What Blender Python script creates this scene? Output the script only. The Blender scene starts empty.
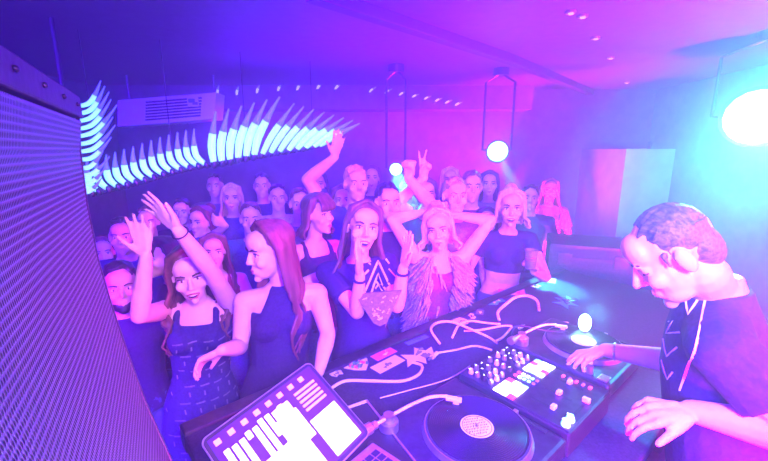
import bpy, bmesh, math, random
from mathutils import Vector, Matrix, Quaternion
from mathutils.bvhtree import BVHTree
V = Vector
PI = math.pi
R = math.radians
rnd = random.Random(7)
scn = bpy.context.scene
COL = scn.collection

# ------------------------------------------------------------------ camera
CAMZ, PITCH, FPX = 2.05, R(11.8), 384.0
cd = bpy.data.cameras.new('camera'); cam = bpy.data.objects.new('camera', cd); COL.objects.link(cam)
cd.sensor_width = 36; cd.lens = 18; cd.clip_start = .02
cam.location = (0, 0, CAMZ); cam.rotation_euler = (PI/2 - PITCH, 0, 0)
scn.camera = cam
FWD = V((0, math.cos(PITCH), -math.sin(PITCH))); UPV = V((0, math.sin(PITCH), math.cos(PITCH))); RGT = V((1, 0, 0))
def ray(px, py): return FWD + RGT*((px-384)/FPX) - UPV*((py-230.5)/FPX)
def at(px, py, d): return V((0, 0, CAMZ)) + ray(px, py)*d
def atz(px, py, z):
    r = ray(px, py); return V((0, 0, CAMZ)) + r*((z-CAMZ)/r.z)
def aty(px, py, y):
    r = ray(px, py); return V((0, 0, CAMZ)) + r*(y/r.y)

# ------------------------------------------------------------------ world (blue club haze), view, large lights
scn.view_settings.view_transform = 'Standard'; scn.view_settings.look = 'None'
scn.view_settings.exposure = 0.0; scn.view_settings.gamma = 1.0; scn.view_settings.use_curve_mapping = False
w = bpy.data.worlds.new('world'); scn.world = w; w.use_nodes = True
nt = w.node_tree; nt.nodes['Background'].inputs[0].default_value = (.05, .01, .5, 1); nt.nodes['Background'].inputs[1].default_value = .0
vs = nt.nodes.new('ShaderNodeVolumeScatter'); vs.inputs['Color'].default_value = (1, 1, 1, 1)
vs.inputs['Density'].default_value = 0.07; vs.inputs['Anisotropy'].default_value = 0.72
nt.links.new(vs.outputs[0], nt.nodes['World Output'].inputs['Volume'])
try:
    scn.cycles.use_denoising = True; scn.cycles.denoiser = 'OPENIMAGEDENOISE'
    scn.cycles.sample_clamp_indirect = 3.0; scn.cycles.sample_clamp_direct = 0
    scn.cycles.volume_bounces = 1; scn.cycles.max_bounces = 6; scn.cycles.diffuse_bounces = 3; scn.cycles.glossy_bounces = 2
    scn.cycles.caustics_reflective = False; scn.cycles.caustics_refractive = False
except Exception: pass

def light(name, kind, loc, target, energy, col, size=.5, spot=60, blend=.5, sizey=None):
    d = bpy.data.lights.new(name, kind); d.energy = energy; d.color = col
    if kind == 'AREA':
        d.size = size
        if sizey: d.shape = 'RECTANGLE'; d.size_y = sizey
    else: d.shadow_soft_size = size
    if kind == 'SPOT': d.spot_size = R(spot); d.spot_blend = blend
    o = bpy.data.objects.new(name, d); COL.objects.link(o); o.location = loc
    o.rotation_euler = (V(target)-V(loc)).to_track_quat('-Z', 'Y').to_euler()
    return o
BLUE = (.06, .0, 1)
light('blue_wash', 'AREA', (-.5, -1.2, 2.6), (-.3, 2.6, .8), 800, BLUE, 2.2, sizey=.5).data.spread = R(90)
light('blue_back_wash', 'AREA', (-.4, 4.4, 2.3), (-.1, .6, .9), 55, (.10, .0, 1), 3.0, sizey=.4).data.spread = R(110)
light('blue_booth_wash', 'AREA', (.2, 1.9, 2.72), (.2, 1.9, 0), 70, (.09, .0, 1), 1.2)
light('magenta_wash', 'SPOT', (2.6, .2, 2.4), (1.0, 1.1, 1.2), 1200, (1, .0, .75), .12, 70, .7)
light('magenta_wall', 'SPOT', (1.62, 3.7, .4), (1.5, 4.5, 2.2), 1700, (1, .0, .95), .1, 95, .9)
light('magenta_ceiling', 'SPOT', (2.3, 1.2, .6), (1.45, 2.8, 2.77), 2200, (1, .0, .95), .1, 75, .9)
light('magenta_side', 'SPOT', (-1.3, .1, 2.5), (-1.0, 1.6, 1.2), 260, (1, .0, .8), .08, 30, .6)
light('magenta_speaker', 'SPOT', (1.3, -.6, 2.3), (-.5, .65, 1.75), 120, (1, .0, .9), .08, 34, .9)
light('magenta_booth', 'SPOT', (.80, -.5, 1.25), (.86, .85, 1.3), 850, (1, .0, .75), .12, 46, .8)
light('camera_flash', 'SPOT', (.45, -.5, 2.5), (.0, 2.0, 1.25), 390, (1, .48, .9), .12, 68, .6)

# ------------------------------------------------------------------ materials
M = {}
def mat(name, col, rough=.6, metal=0, emit=None, strength=0, bump=0, scale=60, vary=.0, spec=.4, sss=0, stretch=None, sample=True):
    if name in M: return M[name]
    m = bpy.data.materials.new(name); m.use_nodes = True
    t = m.node_tree; b = t.nodes['Principled BSDF']
    b.inputs['Base Color'].default_value = (*col, 1); b.inputs['Roughness'].default_value = rough
    b.inputs['Metallic'].default_value = metal; b.inputs['Specular IOR Level'].default_value = spec
    if sss: b.inputs['Subsurface Weight'].default_value = sss; b.inputs['Subsurface Radius'].default_value = (.02, .01, .006)
    if emit:
        b.inputs['Emission Color'].default_value = (*emit, 1); b.inputs['Emission Strength'].default_value = strength
        if not sample: m.cycles.emission_sampling = 'NONE'
    if bump or vary:
        tc = t.nodes.new('ShaderNodeTexCoord'); n = t.nodes.new('ShaderNodeTexNoise')
        n.inputs['Scale'].default_value = scale; n.inputs['Detail'].default_value = 4
        if stretch:
            mp = t.nodes.new('ShaderNodeMapping'); mp.inputs['Scale'].default_value = stretch
            t.links.new(tc.outputs['Object'], mp.inputs[0]); t.links.new(mp.outputs[0], n.inputs['Vector'])
        else: t.links.new(tc.outputs['Object'], n.inputs['Vector'])
        if vary:
            r = t.nodes.new('ShaderNodeValToRGB')
            r.color_ramp.elements[0].position = .3; r.color_ramp.elements[1].position = .7
            r.color_ramp.elements[0].color = (*[c*(1-vary) for c in col], 1); r.color_ramp.elements[1].color = (*[min(1, c*(1+vary)) for c in col], 1)
            t.links.new(n.outputs['Fac'], r.inputs[0]); t.links.new(r.outputs[0], b.inputs['Base Color'])
        if bump:
            bp = t.nodes.new('ShaderNodeBump'); bp.inputs['Strength'].default_value = bump; bp.inputs['Distance'].default_value = .004
            t.links.new(n.outputs['Fac'], bp.inputs['Height']); t.links.new(bp.outputs[0], b.inputs['Normal'])
    M[name] = m; return m
mat('skin_fair', (.80, .56, .47), .5, vary=.06, scale=25, sss=.05)
mat('skin_mid', (.66, .42, .33), .5, vary=.06, scale=25, sss=.05)
mat('skin_dark', (.40, .24, .17), .5, vary=.06, scale=25)
mat('hair_black', (.025, .018, .018), .42, bump=.6, scale=40, stretch=(1, 1, .12), vary=.5)
mat('hair_brown', (.14, .07, .045), .42, bump=.6, scale=40, stretch=(1, 1, .12), vary=.5)
mat('hair_red', (.17, .06, .045), .45, bump=.6, scale=40, stretch=(1, 1, .12), vary=.4)
mat('hair_blond', (.62, .46, .26), .45, bump=.6, scale=40, stretch=(1, 1, .12), vary=.3)
mat('hair_grey', (.36, .34, .34), .5, bump=.6, scale=60, vary=.5)
mat('hair_dark_grey', (.10, .095, .10), .5, bump=.8, scale=120, vary=.6, stretch=(1, .15, 1)); mat('eye_white', (.8, .78, .76), .2); mat('iris', (.06, .03, .02), .15); mat('lips', (.5, .12, .14), .4)
mat('teeth', (.85, .83, .78), .3); mat('brow', (.05, .03, .025), .7)
for n_, c_ in dict(black=(.034, .020, .065), navy=(.03, .025, .11), grey=(.2, .2, .22), white=(.7, .7, .72), wine=(.22, .03, .07), blue=(.05, .09, .3), teal=(.05, .2, .24), pink=(.75, .18, .36), denim=(.07, .1, .2), olive=(.12, .12, .07)).items():
    mat('cloth_'+n_, c_, .85, bump=.5, scale=90, vary=.25, spec=.2)
mat('black_plastic', (.02, .02, .022), .4, bump=.15, scale=300); mat('dark_metal', (.08, .08, .09), .35, .8, vary=.2, scale=40)
mat('silver', (.7, .7, .72), .28, .9, vary=.08, scale=50); mat('white_plastic', (.78, .78, .78), .4)
mat('cable_white', (.75, .72, .72), .45); mat('cable_black', (.02, .02, .02), .5)
mat('vinyl', (.012, .012, .014), .22, spec=.6); mat('felt', (.05, .05, .06), .9, bump=.4, scale=400)
mat('print_white', (.75, .75, .75), .7)
mat('red_paint', (.75, .05, .08), .5); mat('blue_paint', (.08, .25, .75), .5); mat('green_paint', (.1, .5, .2), .5); mat('pink_paint', (.85, .15, .45), .5)
mat('brass', (.75, .5, .2), .3, .9)
mat('glow_white', (.9, .95, 1), .4, emit=(.85, 1, 1), strength=5, sample=False)
mat('glow_cyan', (.4, .9, 1), .4, emit=(.15, .75, 1), strength=2.2, sample=False)
mat('glow_red', (1, .1, .2), .4, emit=(1, .05, .25), strength=2.0, sample=False)
mat('glow_violet', (.3, .1, 1), .4, emit=(.25, .1, 1), strength=1.2, sample=False)
mat('streak_cyan', (.4, .9, 1), .4, emit=(.22, .75, 1), strength=1.4, sample=False)  # glow of the light streaks that are shaped as tubes
mat('streak_blue', (.2, .3, 1), .4, emit=(.07, .13, 1), strength=1.1, sample=False)
mat('pale_glow', (.6, .7, 1), .4, emit=(.45, .5, 1), strength=1.1, sample=False)
mat('lamp_core', (1, 1, 1), .4, emit=(.12, .62, 1), strength=9)
mat('lamp_small', (1, 1, 1), .4, emit=(.3, .8, 1), strength=22)

# ------------------------------------------------------------------ helpers
class G:
    """collects closed pieces of one mesh"""
    def __init__(s): s.v = []; s.f = []; s.m = []; s.cur = 0
    def add(s, vs_, fs_):
        o = len(s.v); s.v += [tuple(x) for x in vs_]; s.f += [tuple(i+o for i in f) for f in fs_]; s.m += [s.cur]*len(fs_)
    def rings(s, rs, closed=True):
        n = len(rs[0]); vs_ = [p for r in rs for p in r]; fs_ = []
        for i in range(len(rs)-1):
            for j in range(n):
                fs_.append((i*n+j, i*n+(j+1) % n, (i+1)*n+(j+1) % n, (i+1)*n+j))
        if closed:
            fs_.append(tuple(range(n-1, -1, -1))); fs_.append(tuple((len(rs)-1)*n+j for j in range(n)))
        s.add(vs_, fs_)
    def loft(s, secs, n=20, pw=2.0):
        rs = []
        for c, X, Y in secs:
            r = []
            for j in range(n):
                a = 2*PI*j/n; ca, sa = math.cos(a), math.sin(a)
                if pw != 2: ca = math.copysign(abs(ca)**(2/pw), ca); sa = math.copysign(abs(sa)**(2/pw), sa)
                r.append(c + X*ca + Y*sa)
            rs.append(r)
        s.rings(rs)
    def cap(s, a, b, r1, r2=None, n=10, flat=False):
        a, b = V(a), V(b); r2 = r1 if r2 is None else r2
        d = b-a; L = d.length
        if L < 1e-6: d = V((0, 0, 1)); L = 1e-6
        d = d/L; x = d.orthogonal().normalized(); y = d.cross(x); rs = []
        ks = (.15, .55, .85, 1) if not flat else (1,)
        for k in ks:
            h = -math.sqrt(max(0, 1-k*k))*r1; rs.append([a+d*h+(x*math.cos(2*PI*j/n)+y*math.sin(2*PI*j/n))*r1*k for j in range(n)])
        for k in ks[::-1]:
            h = math.sqrt(max(0, 1-k*k))*r2; rs.append([b+d*h+(x*math.cos(2*PI*j/n)+y*math.sin(2*PI*j/n))*r2*k for j in range(n)])
        s.rings(rs)
    def chain(s, pts, rad, n=10):
        for i in range(len(pts)-1): s.cap(pts[i], pts[i+1], rad[i], rad[i+1], n)
    def ell(s, c, rx, ry, rz, mx=None, n=16, k=9):
        mx = mx or Matrix.Identity(3); c = V(c); rs = []
        for i in range(k):
            a = -PI/2 + PI*(i+.5)/k
            rs.append([c + mx @ V((rx*math.cos(a)*math.cos(2*PI*j/n), ry*math.cos(a)*math.sin(2*PI*j/n), rz*math.sin(a))) for j in range(n)])
        s.rings(rs)
    def tube(s, pts, r, n=8):
        pts = [V(p) for p in pts]; rs = []; x = None
        rr = r if isinstance(r, (list, tuple)) else [r]*len(pts)
        for i, p in enumerate(pts):
            d = (pts[min(i+1, len(pts)-1)]-pts[max(i-1, 0)]).normalized()
            x = d.orthogonal().normalized() if x is None else (x - d*x.dot(d)).normalized()
            y = d.cross(x); rs.append([p+(x*math.cos(2*PI*j/n)+y*math.sin(2*PI*j/n))*rr[i] for j in range(n)])
        s.rings(rs)
    def box(s, c, X, Y, Z):
        """box from centre and half-axis vectors"""
        c = V(c); X, Y, Z = V(X), V(Y), V(Z)
        vs_ = [c + X*i + Y*j + Z*k for k in (-1, 1) for j in (-1, 1) for i in (-1, 1)]
        s.add(vs_, [(0, 2, 3, 1), (4, 5, 7, 6), (0, 1, 5, 4), (2, 6, 7, 3), (0, 4, 6, 2), (1, 3, 7, 5)])
    def cyl(s, c, axis, r, h, n=24, r2=None):
        s.cap(V(c), V(c)+V(axis).normalized()*h, r, r2, n, flat=True)

def link(name, me, mats, parent=None):
    o = bpy.data.objects.new(name, me); COL.objects.link(o)
    for m in (mats if isinstance(mats, (list, tuple)) else [mats]): me.materials.append(M[m])
    if parent is not None: o.parent = parent; o.matrix_parent_inverse = parent.matrix_world.inverted() if parent.type == 'EMPTY' else Matrix.Identity(4)
    return o
def bake(g, smooth=True):
    me = bpy.data.meshes.new('mesh'); me.from_pydata([tuple(v) for v in g.v], [], g.f); me.update()
    if any(g.m): me.polygons.foreach_set('material_index', g.m)
    if smooth: me.polygons.foreach_set('use_smooth', [True]*len(me.polygons))
    return me
def local(me, parent):
    """meshes are collected in world space; bring them into the parent's frame"""
    if parent is not None: me.transform(Matrix.Translation(-parent_origin(parent)))
def parent_origin(p):
    o = V((0, 0, 0))
    while p is not None: o += p.location; p = p.parent
    return o
def obj(name, g, mats, parent=None, bevel=0, smooth=False, label=None):
    me = bake(g, smooth); origin = None
    if parent is None:
        vs_ = [v.co for v in me.vertices]; origin = V((sum(v.x for v in vs_)/len(vs_), sum(v.y for v in vs_)/len(vs_), min(v.z for v in vs_)))
        me.transform(Matrix.Translation(-origin))
    else: me.transform(Matrix.Translation(-parent_origin(parent)))
    o = bpy.data.objects.new(name, me); COL.objects.link(o)
    for m in (mats if isinstance(mats, (list, tuple)) else [mats]): me.materials.append(M[m])
    if parent is not None: o.parent = parent
    else: o.location = origin
    if bevel:
        b = o.modifiers.new('bevel', 'BEVEL'); b.width = bevel; b.segments = 2; b.limit_method = 'ANGLE'
    if label: o['label'] = label
    return o
def fused(name, g, mats, parent, voxel=.008, smooth=3, fac=.5):
    """pieces melted into one continuous surface"""
    me = bake(g); o = bpy.data.objects.new(name+'_raw', me); COL.objects.link(o)
    r = o.modifiers.new('r', 'REMESH'); r.mode = 'VOXEL'; r.voxel_size = voxel
    if smooth: s_ = o.modifiers.new('s', 'SMOOTH'); s_.factor = fac; s_.iterations = smooth
    dg = bpy.context.evaluated_depsgraph_get(); dg.update()
    m2 = bpy.data.meshes.new_from_object(o.evaluated_get(dg))
    bpy.data.objects.remove(o); bpy.data.meshes.remove(me)
    m2.name = name; m2.materials.clear()
    m2.polygons.foreach_set('use_smooth', [True]*len(m2.polygons))
    m2.transform(Matrix.Translation(-parent_origin(parent)))
    ob = bpy.data.objects.new(name, m2); COL.objects.link(ob); ob.parent = parent
    for m in (mats if isinstance(mats, (list, tuple)) else [mats]): m2.materials.append(M[m])
    return ob
def thing(name, loc, label, cat, group=None):
    o = bpy.data.objects.new(name, None); COL.objects.link(o); o.location = loc; o.empty_display_size = .05
    o['label'] = label; o['category'] = cat
    if group: o['group'] = group
    return o
def tag(o, label, cat, group=None):
    o['label'] = label; o['category'] = cat
    if group: o['group'] = group
    return o
def struct(o): o['kind'] = 'structure'; return o
def spline(pts, k=8):
    pts = [V(p) for p in pts]; out = []
    for i in range(len(pts)-1):
        p0, p1, p2, p3 = pts[max(i-1, 0)], pts[i], pts[i+1], pts[min(i+2, len(pts)-1)]
        for j in range(k):
            t = j/k; out.append(.5*((2*p1)+(p2-p0)*t+(2*p0-5*p1+4*p2-p3)*t*t+(3*p1-p0-3*p2+p3)*t**3))
    return out+[pts[-1]]
# ------------------------------------------------------------------ room
CZ = 2.77; X0, X1, Y0, Y1 = -3.3, 3.3, -1.7, 4.9
mat('ceiling_paint', (.085, .07, .09), .55, bump=.25, scale=14, vary=.12)
mat('wall_paint', (.11, .09, .12), .7, bump=.3, scale=10, vary=.25)
mat('floor_paint', (.06, .055, .07), .35, bump=.2, scale=30, vary=.3)
mat('beam_paint', (.05, .04, .07), .6, bump=.2, scale=30); mat('door_paint', (.20, .26, .30), .5, vary=.15, scale=8)
bx = lambda g, x0, x1, y0, y1, z0, z1: g.box(((x0+x1)/2, (y0+y1)/2, (z0+z1)/2), ((x1-x0)/2, 0, 0), (0, (y1-y0)/2, 0), (0, 0, (z1-z0)/2))
def sbox(name, a, m):
    g = G(); bx(g, *a); return struct(obj(name, g, m))
sbox('floor', (X0-.1, X1+.1, Y0-.1, Y1+.1, -.1, 0), 'floor_paint')
sbox('ceiling', (X0-.1, X1+.1, Y0-.1, Y1+.1, CZ, CZ+.1), 'ceiling_paint')
sbox('wall_back', (X0, X1, Y1, Y1+.1, 0, CZ), 'wall_paint')
sbox('wall_left', (X0-.1, X0, Y0, Y1, 0, CZ), 'wall_paint'); sbox('wall_right', (X1, X1+.1, Y0, Y1, 0, CZ), 'wall_paint')
sbox('wall_front', (X0, X1, Y0-.1, Y0, 0, CZ), 'wall_paint')
# long dark ceiling rail running from above the booth to the right
ra, rb, rc = atz(312, -6, CZ-.03), atz(512, 60, CZ-.03), atz(648, 116, CZ-.03)
g = G()
for a, b in ((ra, rb), (rb, rc)):
    d = (b-a).normalized(); s = V((-d.y, d.x, 0))
    g.box((a+b)/2, d*((b-a).length/2+.01), s*.035, V((0, 0, .03)))
struct(obj('trim_1', g, 'beam_paint', bevel=.004))
# soffit along the back wall, doorway and column on the right
sbox('trim_2', (X0, 1.7, Y1-.30, Y1, CZ-.26, CZ), 'wall_paint')
ca = aty(620, 200, 4.0).x; cb = aty(668, 200, 4.0).x
sbox('trim_3', (ca, cb, 4.0, Y1, 0, aty(640, 149, 4.0).z), 'door_paint')
da = aty(674, 200, Y1-.05).x; db = X1
g = G(); bx(g, da, db-.02, Y1-.06, Y1, 0, 2.15); bx(g, da+.1, db-.12, Y1-.075, Y1-.05, .15, .95); bx(g, da+.1, db-.12, Y1-.075, Y1-.05, 1.1, 2.0)
struct(obj('door_1', g, 'beam_paint', bevel=.006))
g = G(); bx(g, da-.09, da, Y1-.09, Y1, 0, 2.24); bx(g, da, db, Y1-.09, Y1, 2.15, 2.24)
struct(obj('trim_4', g, 'door_paint', bevel=.005))

# ------------------------------------------------------------------ booth frame of reference
E_ = V((.76, .65, 0)).normalized(); N_ = V((-E_.y, E_.x, 0)); Z_ = V((0, 0, 1)); M0 = V((.54, 1.27, 0)); TZ = 1.12
def L(a, b, z=0): return M0 + E_*a + N_*b + Z_*z          # a along the booth, b towards the crowd
def on(px, py, z=TZ): return atz(px, py, z)
def obox(g, a0, a1, b0, b1, z0, z1, o=None, X=None, Y=None):
    X = X or E_; Y = Y or N_; o = o if o is not None else M0
    g.box(o+X*((a0+a1)/2)+Y*((b0+b1)/2)+Z_*((z0+z1)/2), X*((a1-a0)/2), Y*((b1-b0)/2), Z_*((z1-z0)/2))
mat('booth_top', (.04, .035, .05), .6, bump=.15, scale=120, vary=.35, spec=.15)
mat('booth_panel', (.05, .045, .055), .6, bump=.3, scale=60, vary=.3)
# riser the DJ stands on
g = G(); obox(g, -.9, 2.0, -1.45, -.15, 0, .12); struct(obj('floor_riser', g, 'floor_paint'))
bt = thing('dj_booth', L(.2, .2), 'long black DJ booth counter covered in stickers and gear, crowd along its far side', 'booth')
g = G(); obox(g, -1.02, 1.75, -.36, .70, TZ-.05, TZ); obj('counter_top', g, 'booth_top', bt, .008)
g = G(); obox(g, -1.0, 1.73, .62, .66, 0, TZ-.05); obj('front_panel', g, 'booth_panel', bt)
for a in (-1.0, 1.69):
    g = G(); obox(g, a, a+.04, -.2, .62, .0, TZ-.05); obj('side_panel', g, 'booth_panel', bt)
g = G(); obox(g, -1.02, 1.75, .655, .72, TZ-.07, TZ+.012); obj('edge_trim', g, 'dark_metal', bt, .006)

# ------------------------------------------------------------------ turntables
def turntable(a, b, label, spin=0, marks=None):
    c = L(a, b, TZ); t = thing('turntable', c, label, 'turntable', None)
    ob_ = lambda g, *q: obox(g, *q, o=c)
    for i in (-1, 1):
        for j in (-1, 1):
            g = G(); g.cyl(c+E_*.175*i+N_*.17*j, Z_, .022, .03, 16); obj('foot', g, 'cable_black', t)
    g = G(); ob_(g, -.215, .215, -.215, .215, .022, .085); obj('plinth', g, 'dark_metal', t, .012)
    ctr = c + E_*.03 - N_*.02
    g = G(); g.cyl(ctr+Z_*.085, Z_, .166, .016, 48, .160); obj('platter', g, 'silver', t)
    g = G(); g.cyl(ctr+Z_*.1012, Z_, .156, .002, 48); obj('slipmat', g, 'felt', t)
    # tonearm along the crowd side
    pv = c - E_*.165 + N_*.165
    ta = G(); ta.cyl(pv+Z_*.085, Z_, .030, .03, 24); ta.cyl(pv+Z_*.115, Z_, .017, .022, 20)
    ao = obj('tonearm', ta, 'silver', t, smooth=False)
    g = G(); hz = pv+Z_*.128
    g.tube(spline([hz-E_*.05, hz, hz+E_*.10-N_*.004, hz+E_*.17-N_*.018, hz+E_*.215-N_*.05], 6), .0055, 8); obj('arm_tube', g, 'cable_white', ao, smooth=True)
    g = G(); g.cyl(hz-E_*.095, E_, .017, .024, 20); g.cyl(hz-E_*.066, E_, .012, .016, 20); obj('counterweight', g, 'silver', ao)
    g = G(); h2 = hz+E_*.215-N_*.05; dd = (E_*.55-N_*.85).normalized(); ss = V((-dd.y, dd.x, 0))
    g.box(h2+dd*.022-Z_*.006, dd*.026, ss*.010, Z_*.005); g.box(h2+dd*.03-Z_*.014, dd*.010, ss*.006, Z_*.008); obj('headshell', g, 'white_plastic', ao, .002)
    g = G(); ob_(g, .182, .200, -.16, .05, .085, .088); sl = obj('pitch_slider', g, 'black_plastic', t)
    g = G(); ob_(g, .180, .202, -.06, -.045, .088, .10); obj('slider_cap', g, 'silver', sl, .002)
    g = G(); ob_(g, -.20, -.155, -.20, -.165, .085, .092); obj('start_button', g, 'silver', t, .002)
    g = G(); g.cyl(c-E_*.175-N_*.13+Z_*.085, Z_, .013, .03, 16); g.cur = 1; g.cyl(c-E_*.175-N_*.13+Z_*.108, (E_*.7+N_*.3), .006, .012, 12); obj('target_light', g, ['silver', 'glow_red'], t)
    return t, ctr
def record(ctr, label, mk):
    g = G(); z = Z_*.104
    ang = [2*PI*j/64 for j in range(64)]
    prof = [(.151, 0), (.151, .0022), (.147, .0024)]
    r = .147
    while r > .056: prof += [(r-.003, .0014), (r-.006, .0024)]; r -= .006
    prof += [(.052, .0026), (.004, .0026)]
    g.rings([[ctr+z+(E_*math.cos(a)+N_*math.sin(a))*rr_+Z_*h for a in ang] for rr_, h in prof])
    o = tag(obj('record', g, 'vinyl'), label, 'record')
    g = G(); g.rings([[ctr+z+Z_*h+(E_*math.cos(a)+N_*math.sin(a))*rr_ for a in ang] for rr_, h in ((.050, .0027), (.050, .0034), (.049, .0036))])
    g.cur = 1; r2 = random.Random(mk)
    # rim ring and scribbled drawing printed on the paper label
    for rad in (.044,): g.tube([ctr+z+Z_*.0036+(E_*math.cos(a)+N_*math.sin(a))*rad for a in ang]+[ctr+z+Z_*.0036+E_*rad], .0011, 5)
    for row in range(-3, 4):
        y = row*.0105; x = -math.sqrt(max(0, .040**2-y*y)); xe = -x
        while x < xe-.006:
            ww = r2.uniform(.003, .008); hh = r2.uniform(.002, .0042)
            p = [(x, y-hh), (x+ww*.4, y+hh), (x+ww*.6, y-hh*.4), (x+ww, y+hh*.8)]
            g.tube([ctr+z+Z_*.0037+RT*u+FT*v for u, v in p], .0011, 4); x += ww+r2.uniform(.002, .004)
    g.cur = 2; g.cyl(ctr+z, Z_, .0035, .012, 12)
    obj('record_label', g, ['print_white', 'cloth_black', 'silver'], o, label='pale paper centre label with dark scribbled drawing')
    return o
RT = V((.98, .2, 0)).normalized(); FT = V((-.2, .98, 0)).normalized()
t1, c1 = turntable(-.385, .0, 'black turntable nearest the open laptop, pale centre label on its record')
record(c1, 'black vinyl record with scribbled pale label, on the turntable beside the laptop', 3)
t2, c2 = turntable(.42, .02, 'black turntable under the bright work lamp, beyond the mixer')
record(c2, 'black vinyl record on the turntable beyond the mixer, lit by a small work lamp', 9)
# ------------------------------------------------------------------ mixer
mx = thing('dj_mixer', L(0, 0, TZ), 'black DJ mixer crowded with glowing pads and knobs between two turntables', 'mixer')
g = G(); obox(g, -.160, .160, -.215, .205, TZ+.008, TZ+.095); obj('case', g, 'black_plastic', mx, .008)
g = G(); obox(g, -.155, .155, -.21, .20, TZ+.095, TZ+.099); obj('faceplate', g, 'dark_metal', mx, .002)
mz = TZ+.099
for i in (-1, 1):
    for j in (-1, 1):
        g = G(); g.cyl(L(.13*i, .17*j, TZ), Z_, .014, .01, 12); obj('foot', g, 'cable_black', mx)
def knob(a, b, r=.0085, m='cable_white', h=.018):
    g = G(); g.cyl(L(a, b, mz), Z_, r*1.15, h*.35, 14); g.cyl(L(a, b, mz+h*.3), Z_, r, h*.7, 14, r*.86)
    g.cur = 1; an = rnd.uniform(-2, 2); d = E_*math.sin(an)+N_*math.cos(an); g.box(L(a, b, mz+h)+d*r*.5, d*r*.45, V((-d.y, d.x, 0))*.0013, Z_*.0008)
    obj('knob', g, [m, 'glow_white'], mx)
for i, a in enumerate((-.125, -.09, -.055, .0, .055, .09, .125)):
    for j, b in enumerate((.175, .145, .115, .085)):
        knob(a, b, .0085, ['cable_white', 'silver', 'black_plastic', 'silver'][(i+j) % 4])
def pad(a, b, m, sa=.0122, sb=.0122):
    g = G(); obox(g, a-sa, a+sa, b-sb, b+sb, mz-.0, mz+.006); obj('pad', g, m, mx, .002)
for i in range(4):
    for j in range(3):
        pad(-.140+.027*i, .048-.027*j, ['glow_white', 'glow_white', 'glow_red', 'glow_white', 'glow_cyan', 'glow_white', 'glow_white'][(i*3+j) % 7])
        pad(.060+.027*i, .048-.027*j, ['glow_white', 'glow_cyan', 'glow_white', 'glow_white', 'glow_red'][(i*2+j) % 5])
for j in range(5): pad(-.012, .055-.018*j, ['glow_red', 'glow_white', 'glow_cyan', 'glow_cyan', 'glow_violet'][j], .006, .006); pad(.014, .055-.018*j, ['glow_red', 'glow_white', 'glow_white', 'glow_cyan', 'glow_violet'][j], .006, .006)
for a in (-.09, .0, .09):
    g = G(); obox(g, a-.004, a+.004, -.150, -.055, mz, mz+.0015); fs = obj('fader_slot', g, 'cable_black', mx)
    g = G(); q = rnd.uniform(-.14, -.08); obox(g, a-.011, a+.011, q-.008, q+.008, mz+.001, mz+.016); obj('fader_cap', g, 'white_plastic', fs, .003)
g = G(); obox(g, -.06, .06, -.189, -.181, mz, mz+.0015); fs = obj('crossfader_slot', g, 'cable_black', mx)
g = G(); obox(g, .018, .034, -.197, -.173, mz+.001, mz+.018); obj('fader_cap', g, 'white_plastic', fs, .003)
for i in range(5): pad(.118, -.065-.024*i, ['glow_red', 'glow_violet', 'glow_red', 'glow_violet', 'glow_red'][i], .008, .005)
for a in (-.135, -.105): knob(a, -.190, .012, 'glow_cyan', .02)
# ------------------------------------------------------------------ laptop
p_tl, p_tr, p_br = at(199, 441, .90), at(309, 361, 1.13), at(359, 446, 1.00)
Xs = (p_tr-p_tl); wl = Xs.length; Xs.normalize()
Ys = (p_tr-p_br); Ys = (Ys - Xs*Ys.dot(Xs)); hl = max(Ys.length, wl*.66); Ys.normalize()     # up along the screen
Zs = Xs.cross(Ys).normalized()
if Zs.dot(V((0, 0, CAMZ))-p_tl) < 0: Zs = -Zs
o_bl = p_tl - Ys*hl
zmin = min(o_bl.z, (o_bl+Xs*wl).z)
lp = thing('laptop', V((o_bl.x, o_bl.y, TZ)), 'open silver laptop with glowing white screen at the near end of the booth', 'laptop')
cs = (p_tl+p_tr)/2 - Ys*hl/2
g = G(); nn = 6; rr_ = .016; out = []
for sx_, sy_, a0 in ((1, 1, 0), (-1, 1, 90), (-1, -1, 180), (1, -1, 270)):
    for i in range(nn+1):
        a = R(a0+90*i/nn); out.append((sx_*(wl/2-rr_)+math.cos(a)*rr_, sy_*(hl/2-rr_)+math.sin(a)*rr_))
g.rings([[cs+Xs*u*f+Ys*v*f+Zs*h for u, v in out] for h, f in ((-.010, .985), (-.008, 1), (-.001, 1), (0, .995))])
lid = obj('screen_lid', g, 'silver', lp)
g = G(); g.rings([[cs+Xs*u*f+Ys*v*f*(.985)+Zs*h for u, v in out] for h, f in ((.0001, .985), (.0012, .985))]); obj('bezel', g, 'black_plastic', lid)
mat('screen_desktop', (.05, .02, .2), .3, emit=(.10, .02, .75), strength=.55, sample=False)
mat('screen_white', (.8, .8, .9), .3, emit=(.9, .97, 1), strength=3.0)
mat('screen_lilac', (.6, .4, .9), .3, emit=(.55, .35, 1), strength=1.0, sample=False)
mat('screen_mint', (.4, .9, .9), .3, emit=(.35, .9, 1), strength=1.3, sample=False)
g = G(); sw_, sh_ = wl/2-.012, hl/2-.013
pane = lambda u0, u1, v0, v1, z: g.box(cs+Xs*((u0+u1)/2*sw_)+Ys*((v0+v1)/2*sh_)+Zs*(.0012+z), Xs*((u1-u0)/2*sw_), Ys*((v1-v0)/2*sh_), Zs*.0003)
pane(-1, 1, -1, 1, .0003)
g.cur = 1
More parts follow.
